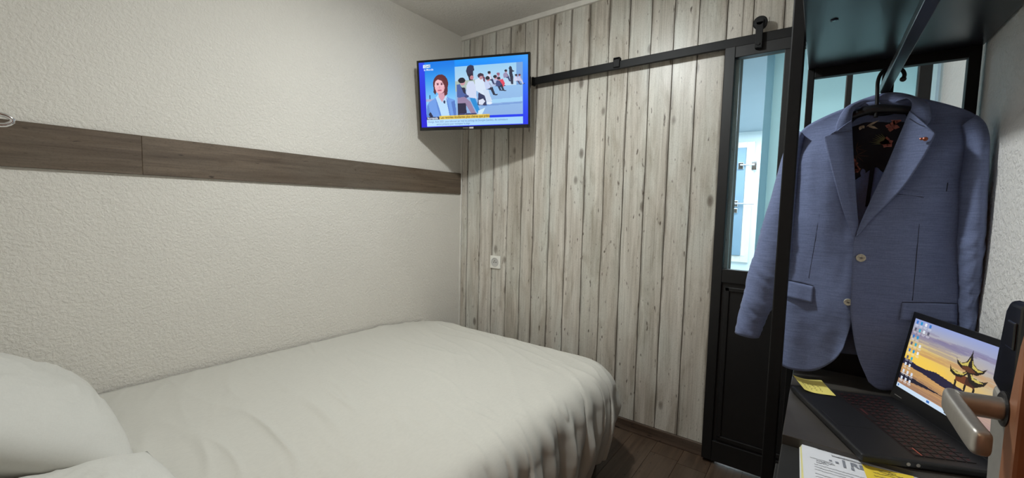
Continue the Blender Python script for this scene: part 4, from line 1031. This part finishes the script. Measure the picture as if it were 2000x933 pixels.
def coons(top, bot, left, right, nu, nv):
    T_, B_, L_, R_ = crom(top, nu), crom(bot, nu), crom(left, nv), crom(right, nv)
    G = np.zeros((nv, nu, 2))
    for j in range(nv):
        v = j / (nv - 1)
        for i in range(nu):
            u = i / (nu - 1)
            G[j, i] = (1 - v) * T_[i] + v * B_[i] + (1 - u) * L_[j] + u * R_[j] - ((1 - u) * (1 - v) * T_[0] + u * (1 - v) * T_[-1] + (1 - u) * v * B_[0] + u * v * B_[-1])
    return G
def wrinkle(y, z, s=0.0):
    return 0.0036 * noise.noise(Vector((y * 15, z * 6, s))) + 0.0012 * noise.noise(Vector((y * 40, z * 24, s + 3))) + 0.0006 * (1 - abs(noise.noise(Vector((y * 12, z * 60, s + 7))))) ** 3
def smooth01(t): t = max(0.0, min(1.0, t)); return t * t * (3 - 2 * t)
def front_depth(u, v, side):
    """u: 0 at the side seam, 1 at the front edge; v: 0 shoulder, 1 hem; metres toward the viewer"""
    sh = smooth01(v / 0.16)                        # shoulder seam lies back
    d = 0.010 + 0.034 * sh
    d *= 0.25 + 0.75 * math.sin(min(1, u * 1.25 + 0.02) * math.pi / 2)   # rolls back to the side
    d += 0.010 * math.exp(-((v - .36) / .18) ** 2) * math.sin(u * math.pi)   # chest
    d += 0.013 * noise.noise(Vector((u * 2.6, v * 2.1, 2.0 if side == 'A' else 7.7))) * smooth01(v * 4)
    d += 0.010 * math.sin(u * math.pi * 2.2 + 0.6) * smooth01((v - .55) / .4) * (0.6 if side == 'A' else .8)
    d -= 0.020 * smooth01((v - .72) / .28) * math.sin(min(1, u * 1.25 + 0.02) * math.pi / 2)
    return d
def panel(name, G, depth, mat, t=0.0018, par=None, s=0.0, smooth=True):
    rows = []
    nv, nu = G.shape[:2]
    for j in range(nv):
        rows.append([Vector((JX - depth(i / (nu - 1), j / (nv - 1)) + wrinkle(*G[j, i], s), G[j, i, 0], G[j, i, 1])) for i in range(nu)])
    o = link(name, grid(bmesh.new(), rows), mat, smooth=smooth); thick(o, t, 0); J(o, par); return o
GA = coons(A_top, A_hem, A_side, A_front, 44, 90)
fa = panel('front_panel', GA, lambda u, v: front_depth(u, v, 'A'), M['chambray'], s=1.0)
GBr = coons(B_top[::-1], B_hem[::-1], B_side, B_front, 44, 96)   # u from the side seam to the front edge
fb = panel('front_panel', GBr, lambda u, v: front_depth(u, v, 'B') + 0.004 * smooth01(u * 3 - 2) * smooth01(v * 3 - 1), M['chambray'], s=5.0)
# back of the body, sharing side seams and shoulder line
nk = sc_([(-0.0571, 1.5075), (-0.09, 1.512), (-0.118, 1.513), (-0.15, 1.512), (-0.178, 1.5091)])
back_top = A_top[:-1] + nk + B_top[1:]
back_bot = sc_([(0.0724, 0.7647), (0.03, 0.790), (-0.06, 0.812), (-0.16, 0.820), (-0.24, 0.824), (-0.2929, 0.8344)])
GK = coons(back_top, back_bot, A_side, B_side, 60, 60)
panel('back_panel', GK, lambda u, v: -0.045 * math.sin(u * math.pi) ** 0.5 * smooth01(v / .14 + .15) + 0.002, M['chambray'], s=9.0)
# lining: navy floral yoke above, blue below
yk_l = sc_([(-0.035, 1.46), (-0.035, 1.40), (-0.048, 1.32), (-0.0655, 1.2995)]); yk_r = sc_([(-0.19, 1.46), (-0.185, 1.40), (-0.165, 1.34), (-0.142, 1.318)])
GY = coons(sc_([(-0.045, 1.498), (-0.075, 1.512), (-0.118, 1.515), (-0.16, 1.512), (-0.186, 1.498)]), sc_([(-0.0655, 1.2995), (-0.090, 1.322), (-0.1144, 1.3415), (-0.128, 1.33), (-0.142, 1.318)]),
           sc_([(-0.045, 1.498), (-0.035, 1.44), (-0.048, 1.36), (-0.0655, 1.2995)]), sc_([(-0.186, 1.498), (-0.188, 1.44), (-0.168, 1.37), (-0.142, 1.318)]), 30, 30)
yoke = panel('lining_yoke', GY, lambda u, v: -0.030 + 0.020 * (1 - v) * (1 - v) * 0 - 0.002, M['lining_navy'], .001, s=2.0)
GL = coons(sc_([(-0.04, 1.36), (-0.115, 1.37), (-0.19, 1.36)]), sc_([(-0.05, 0.98), (-0.11, 0.98), (-0.16, 0.98)]), sc_([(-0.04, 1.36), (-0.05, 0.98)]), sc_([(-0.19, 1.36), (-0.16, 0.98)]), 20, 30)
panel('lining', GL, lambda u, v: -0.036, M['lining_blue'], .001, s=3.0)
GF = coons(sc_([(-0.1035, 1.338), (-0.113, 1.345)]), sc_([(-0.100, 1.235), (-0.108, 1.235)]), sc_([(-0.1035, 1.338), (-0.100, 1.235)]), sc_([(-0.113, 1.345), (-0.108, 1.235)]), 4, 12)
panel('lining_seam_tape', GF, lambda u, v: -0.030, M['thread'], .001, s=3.0)
# flowers on the yoke
def petals(name, items, mat):
    bm = bmesh.new()
    for (y, z, L, w, a) in items:
        (y, z), = sc_([(y, z)]); c = Vector((JX + 0.0285, y, z)); ca, sa = math.cos(a), math.sin(a)
        pts = [(0, 0), (.25, .5), (.6, .5), (1, 0), (.6, -.5), (.25, -.5)]
        bm.faces.new([bm.verts.new(c + Vector((0, (p * L * ca - q * w * sa), (p * L * sa + q * w * ca)))) for p, q in pts])
    bmesh.ops.recalc_face_normals(bm, faces=bm.faces)
    o = link(name, bm, mat, kind='stuff'); J(o, None); thick(o, .0006, 0); o.parent = yoke; o.location = (0, 0, 0)
    return o
r5 = random.Random(11)
def burst(y, z, n, L, w, a0, a1): return [(y, z, L * r5.uniform(.7, 1.1), w, a0 + (a1 - a0) * i / max(1, n - 1)) for i in range(n)]
pink = burst(-0.140, 1.447, 4, .016, .011, .3, 4.9) + burst(-0.148, 1.463, 4, .014, .010, .3, 5.0) + burst(-0.134, 1.404, 5, .018, .011, .2, 5.2) + burst(-0.067, 1.352, 5, .016, .010, .4, 5.5) + burst(-0.074, 1.336, 5, .014, .010, .4, 5.5)
petals('pink_petals', pink, M['petal_pink'])
petals('cream_petals', burst(-0.083, 1.468, 3, .022, .009, 1.2, 2.6) + [(-0.088, 1.452, .03, .005, -.5 + 3.14), (-0.09, 1.455, .026, .006, 3.6)] + burst(-0.078, 1.455, 2, .014, .008, 4.0, 5.0), M['petal_cream'])
petals('leaves', burst(-0.140, 1.402, 8, .044, .0024, 0.05, .95), M['leaf_olive'])
petals('brown_leaves', burst(-0.072, 1.375, 6, .026, .0022, 2.6, 6.0) + burst(-0.070, 1.395, 4, .022, .0022, 1.8, 4.4), M['leaf_brown'])

# collar and lapels
col_out = sc_([(-0.0203, 1.4285), (-0.023, 1.4562), (-0.0383, 1.4947), (-0.0651, 1.5159), (-0.0917, 1.5272), (-0.1119, 1.531), (-0.1349, 1.5317), (-0.1579, 1.5246), (-0.1779, 1.5103), (-0.1963, 1.4877), (-0.2008, 1.4632), (-0.203, 1.4453), (-0.1924, 1.4234)])
col_in = sc_([(-0.0545, 1.4299), (-0.0515, 1.4603), (-0.0571, 1.4912), (-0.0763, 1.5064), (-0.0972, 1.5065), (-0.1138, 1.5031), (-0.1319, 1.5035), (-0.1454, 1.5069), (-0.1569, 1.5106), (-0.1653, 1.5005), (-0.1683, 1.4847), (-0.1656, 1.4671), (-0.163, 1.4493)])
nC = 60; CO, CI = crom(col_out, nC), crom(col_in, nC); rows = []
for j in range(10):
    v = j / 9; row = []
    for i in range(nC):
        u = i / (nC - 1); P = CI[i] * (1 - v) + CO[i] * v
        side = abs(u - .5) * 2
        d = -0.010 + 0.054 * smooth01((side - .18) / .6) + 0.006 * math.sin(v * math.pi) + 0.006 * v * side
        row.append(Vector((JX - d, P[0], P[1])))
    rows.append(row)
o = link('collar', grid(bmesh.new(), rows), M['chambray'], smooth=True); thick(o, .003, 0); J(o)
# inner stand of the collar at the back of the neck
rows = []
for j in range(6):
    v = j / 5
    rows.append([Vector((JX + 0.008 + 0.012 * v, CI[i][0], CI[i][1] + .002 - .030 * v)) for i in range(10, nC - 12)])
o = link('collar_stand', grid(bmesh.new(), rows), M['lining_navy'], smooth=True); thick(o, .002, 0); J(o)
def lapel(name, inn, out, lift, base, s):
    I, O = crom(sc_(inn), 60), crom(sc_(out), 60); rows = []
    for j in range(16):
        v = j / 15; row = []
        for i in range(60):
            t = i / 59; P = I[i] * (1 - v) + O[i] * v
            d = base(t) + 0.008 * math.sin(min(1, v * 1.6) * math.pi * .5) + lift * v * (1 - smooth01((t - .25) / .75) * .85) + 0.0015 * noise.noise(Vector((P[0] * 18, P[1] * 9, s)))
            row.append(Vector((JX - d, P[0], P[1])))
        rows.append(row)
    o = link(name, grid(bmesh.new(), rows), M['chambray'], smooth=True); thick(o, .003, 0); J(o); return o
lap_l = lapel('lapel', [(-0.0526, 1.4602), (-0.0609, 1.3813), (-0.0687, 1.3119), (-0.0787, 1.2244), (-0.0851, 1.1758), (-0.0812, 1.1433)],
              [(-0.0181, 1.4273), (0.0005, 1.4195), (0.003, 1.4165), (0.0015, 1.410), (-0.0154, 1.3444), (-0.0404, 1.2533), (-0.0599, 1.193), (-0.0786, 1.1418)], .006, lambda t: .046, 1.0)
lap_r = lapel('lapel', [(-0.1647, 1.4700), (-0.1600, 1.4520), (-0.1491, 1.4089), (-0.1292, 1.3319), (-0.1083, 1.2592), (-0.0843, 1.1716)],
              [(-0.1924, 1.4234), (-0.2073, 1.4085), (-0.2090, 1.4050), (-0.2070, 1.398), (-0.1934, 1.3541), (-0.1634, 1.2846), (-0.1326, 1.2364), (-0.1118, 1.2059), (-0.0967, 1.1791), (-0.0812, 1.1518)], .026, lambda t: .047, 4.0)
# gorge seams where collar meets lapel
def seam(name, P, d, w=.0014, mat=None, par=None):
    C = crom([(JX - dd, *q) for q, dd in zip(sc_(P), d)], 24)
    o = link(name, tube(bmesh.new(), [tuple(c) for c in C], w, 6, 30), mat or M['chambray_dark'], smooth=True); J(o, par); return o
# sleeves
def sleeve(outer, inner, xc, thickx, s, ymin=None):
    O, I = crom(sc_(outer), 70), crom(sc_(inner), 70); bm = bmesh.new(); rows = []; n = 36
    for i in range(70):
        t = i / 69; c = (O[i] + I[i]) / 2; h = (O[i] - I[i]) / 2; row = []
        tx = thickx(t)
        for k in range(n + 1):
            a = 2 * math.pi * k / n
            P = c + h * math.cos(a)
            x = xc(t) - tx * math.sin(a)
            cre = 0.006 * smooth01((t - .35) / .2) * (1 - abs(noise.noise(Vector((t * 26 + 1.5 * math.cos(a + s), a * .35, s))))) ** 4
            cre += 0.002 * noise.noise(Vector((t * 14, a, s + 2)))
            y = P[0]
            if ymin is not None: y = max(y, ymin)
            row.append(Vector((x - cre * math.sin(a), y + cre * math.cos(a) * (1 if h[0] > 0 else -1) * .6, P[1])))
        rows.append(row)
    grid(bm, rows); bmesh.ops.remove_doubles(bm, verts=bm.verts, dist=.00005); return bm
sl = link('sleeve', sleeve([(0.0604, 1.4453), (0.0802, 1.4265), (0.0955, 1.3875), (0.1158, 1.2752), (0.1341, 1.1826), (0.147, 1.1021), (0.1634, 1.0275), (0.1721, 0.9604), (0.1814, 0.8987), (0.1905, 0.8295)],
     [(0.0500, 1.4330), (0.0520, 1.3800), (0.0540, 1.3050), (0.0560, 1.2250), (0.0570, 1.1468), (0.0592, 1.0785), (0.074, 1.0081), (0.0901, 0.9516), (0.1118, 0.8929), (0.1311, 0.8268)],
     lambda t: JX + .006, lambda t: .038 + .012 * math.sin(t * 3.1) - .012 * t, 1.0), M['chambray'], smooth=True); thick(sl, .002, -1); J(sl)
sr = link('sleeve', sleeve([(-0.2862, 1.4539), (-0.3017, 1.4355), (-0.3096, 1.4049), (-0.3135, 1.3627), (-0.3162, 1.3024), (-0.3181, 1.2417), (-0.3192, 1.1806), (-0.3196, 1.0818), (-0.3191, 0.994), (-0.3177, 0.9303), (-0.315, 0.86)],
     [(-0.2608, 1.4309), (-0.2667, 1.3944), (-0.2702, 1.3405), (-0.2688, 1.2885), (-0.2722, 1.2411), (-0.2771, 1.1457), (-0.2846, 1.0779), (-0.2881, 1.0274), (-0.2917, 0.9652), (-0.2905, 0.9185), (-0.288, 0.86)],
     lambda t: JX - .004, lambda t: .034 + .020 * math.sin(min(1, t * 1.3) * 3.1) - .006 * t, 7.0, YR + .003), M['chambray'], smooth=True); thick(sr, .002, -1); J(sr)
# pocket flaps, welt, darts, buttons, pin
def at_front(G, side, y, z):
    nv, nu = G.shape[:2]; dd = (G[..., 0] - y) ** 2 + (G[..., 1] - z) ** 2; j, i = np.unravel_index(dd.argmin(), dd.shape)
    return front_depth(i / (nu - 1), j / (nv - 1), side) - wrinkle(*G[j, i], 1.0 if side == 'A' else 5.0)
def quadpatch(name, c, G, side, lift, mat, t=.002, nu=14, nv=8, par=None, lower=0.0):
    a, b, cc, d = [np.array(p) for p in sc_(c)]; rows = []
    for j in range(nv):
        v = j / (nv - 1); row = []
        for i in range(nu):
            u = i / (nu - 1); P = (a * (1 - u) + b * u) * (1 - v) + (d * (1 - u) + cc * u) * v
            row.append(Vector((JX - at_front(G, side, *P) - lift - lower * v, P[0], P[1])))
        rows.append(row)
    o = link(name, grid(bmesh.new(), rows), mat, smooth=True); thick(o, t, 0); J(o, par); return o
quadpatch('pocket_flap', [(0.0681, 1.0165), (0.0009, 1.0082), (0.0015, 0.9603), (0.0679, 0.9703)], GA, 'A', .0025, M['chambray'], lower=.006)
quadpatch('pocket_flap', [(-0.1832, 0.9911), (-0.2850, 0.9993), (-0.2870, 0.9532), (-0.1823, 0.946)], GBr, 'B', .0025, M['chambray'], lower=.005)
quadpatch('breast_pocket', [(-0.1570, 1.2795), (-0.2028, 1.2712), (-0.2035, 1.2585), (-0.1537, 1.2664)], GBr, 'B', .0015, M['chambray'], .0016, nv=5)
def line_on(name, P, G, side, w, mat, lift=.0012):
    C = crom(sc_(P), 24)
    pts = [(JX - at_front(G, side, *c) - lift, c[0], c[1]) for c in C]
    # smooth the depth so the seam does not saw
    xs = [p[0] for p in pts]; xs = [sum(xs[max(0, i - 2):i + 3]) / len(xs[max(0, i - 2):i + 3]) for i in range(len(xs))]
    o = link(name, tube(bmesh.new(), [(x, p[1], p[2]) for x, p in zip(xs, pts)], w, 6, 40), mat, smooth=True); J(o); return o
line_on('flap_seam', [(0.0681, 1.0175), (0.0341, 1.0155), (0.0009, 1.0092)], GA, 'A', .0010, M['thread'])
line_on('flap_seam', [(-0.1832, 0.9922), (-0.2246, 0.997), (-0.286, 1.0)], GBr, 'B', .0010, M['thread'])
line_on('pocket_seam', [(-0.1537, 1.2655), (-0.1824, 1.262), (-0.2035, 1.2575)], GBr, 'B', .0007, M['thread'])
line_on('dart', [(-0.0009, 1.2256), (0.0052, 1.1349), (0.0131, 1.0306)], GA, 'A', .0009, M['chambray_dark'], .0006)
line_on('dart', [(-0.2001, 1.2009), (-0.2016, 1.1087), (-0.2023, 0.9994)], GBr, 'B', .0009, M['thread'], .0006)
line_on('pocket_tack', [(-0.2468, 1.294), (-0.2455, 1.273)], GBr, 'B', .0012, M['thread'])
line_on('buttonhole', [(-0.101, 1.0995), (-0.110, 1.0998)], GBr, 'B', .0009, M['thread'])
line_on('buttonhole', [(-0.087, 0.9775), (-0.103, 0.978)], GBr, 'B', .0009, M['thread'])
seam('gorge_seam', [(-0.0181, 1.4273), (-0.036, 1.4285), (-0.0545, 1.4310)], [.061, .058, .053], .0011)
seam('gorge_seam', [(-0.1924, 1.4234), (-0.180, 1.4330), (-0.1640, 1.4500)], [.079, .068, .056], .0011)
def button(y, z, d, r=.0105):
    (y, z), = sc_([(y, z)]); c = Vector((JX - d, y, z)); bm = bmesh.new()
    lathe(bm, c, (-1, 0, 0), [(0, r * .9), (.0012, r), (.003, r), (.0042, r * .84), (.0034, r * .6), (.003, r * .1)], 28)
    o = link('button', bm, M['button'], smooth=False); J(o)
    bm = bmesh.new(); box(bm, c + Vector((-.0046, -.003, -.0008)), c + Vector((-.003, .003, .0008))); t = link('button_thread', bm, M['thread'], o); return o
button(-0.0944, 1.0994, at_front(GBr, 'B', *sc_([(-0.0944, 1.0994)])[0]) + .005)
button(-0.0765, 0.977, at_front(GA, 'A', *sc_([(-0.0765, 0.977)])[0]) + .001, .0095)
(py_, pz_), = sc_([(-0.1916, 1.3941)])
bm = bmesh.new(); lathe(bm, (JX - .084, py_, pz_), (-1, 0, 0), [(0, .0045), (.003, .0052), (.0045, .003)], 12); lathe(bm, (JX - .083, py_ + .007, pz_ + .001), (-1, 0, 0), [(0, .0030), (.002, .0034), (.003, .002)], 10)
o = link('lapel_pin', bm, M['pin_red']); J(o)
# hanger (holds the blazer; a thing of its own)
hg = empty('coat_hanger', (JX, -0.125, 1.5)); tag(hg, 'black plastic coat hanger hooked over the rack rail inside the blazer', 'hanger')
def H_(o): o.parent = hg; o.location = tuple(-x for x in hg.location); return o
HX = JX - .004
hk = [(HX, -0.1065, 1.475), (HX, -0.1065, 1.515), (HX, -0.1050, 1.548), (HX, -0.1050, 1.574), (HX, -0.1120, 1.594), (HX, -0.129, 1.6030), (HX, -0.147, 1.5975), (HX, -0.1565, 1.582), (HX, -0.1545, 1.568)]
H_(link('hook', tube(bmesh.new(), hk, .0045, 14, 60), M['black_plastic'], smooth=True))
bm = bmesh.new(); bmesh.ops.create_icosphere(bm, subdivisions=2, radius=.0072, matrix=Matrix.Translation((HX, -0.1547, 1.569)))
H_(link('hook_ball', bm, M['black_plastic'], smooth=True))
H_(link('shoulder_bar', tube(bmesh.new(), [(JX + .006, 0.045, 1.425), (JX + .006, 0.0, 1.462), (JX + .002, -0.06, 1.488), (JX, -0.1065, 1.498), (JX + .002, -0.17, 1.488), (JX + .006, -0.24, 1.466), (JX + .006, -0.275, 1.448)], [.008, .010, .011, .013, .011, .010, .008], 14, 50), M['black_plastic'], smooth=True))

# ------------------------------------------------------------------ fittings at the left edge and the ceiling lamp
cl = empty('wall_bracket', (XH, 1.9, 1.425)); tag(cl, 'shiny chrome loop bracket jutting from the head wall above the bed', 'bracket')
bm = bmesh.new()
loop = [(0.0, .0, .0175), (.2, .0, .0175), (.305, .0, .0150), (.328, .0, .0085), (.3355, .0, -.001), (.328, .0, -.011), (.305, .0, -.0175), (.2, .0, -.0195), (0.0, .0, -.0195)]
tube(bm, loop, .0062, 14, 80); link('loop_bar', bm, M['chrome'], cl, smooth=True)
bm = bmesh.new(); lathe(bm, (0, 0, 0), (1, 0, 0), [(0, .036), (.006, .036), (.010, .030)], 32); link('wall_rose', bm, M['chrome'], cl)
for nm, z, lab in (('upper', 1.198, 'upper small black peg on the head wall beside the bed'), ('lower', 1.045, 'lower small black peg on the head wall beside the bed')):
    k = empty('coat_peg', (XH, 1.93, z)); tag(k, lab, 'peg', 'black pegs on the head wall')
    bm = bmesh.new(); lathe(bm, (0, 0, 0), (1, 0, 0), [(0, .014), (.004, .014), (.006, .006), (.275, .006)], 20); link('stem', bm, M['black_metal'], k)
    bm = bmesh.new(); lathe(bm, (.275, 0, 0), (1, 0, 0), [(0, .006), (.004, .011), (.016, .012), (.022, .008)], 20); link('knob_head', bm, M['black_metal'], k)
ca = empty('ceiling_lamp', (1.09, 0.92, ZC)); tag(ca, 'small round ceiling lamp in the middle of the ceiling', 'lamp')
bm = bmesh.new(); lathe(bm, (0, 0, 0), (0, 0, -1), [(0, .07), (.02, .07), (.022, .06)], 32); link('lamp_base', bm, M['white_trim'], ca)
bm = bmesh.new(); lathe(bm, (0, 0, -.022), (0, 0, -1), [(0, .055), (.01, .055), (.02, .04), (.025, .01)], 32); link('lamp_diffuser', bm, M['lamp_glow'], ca)
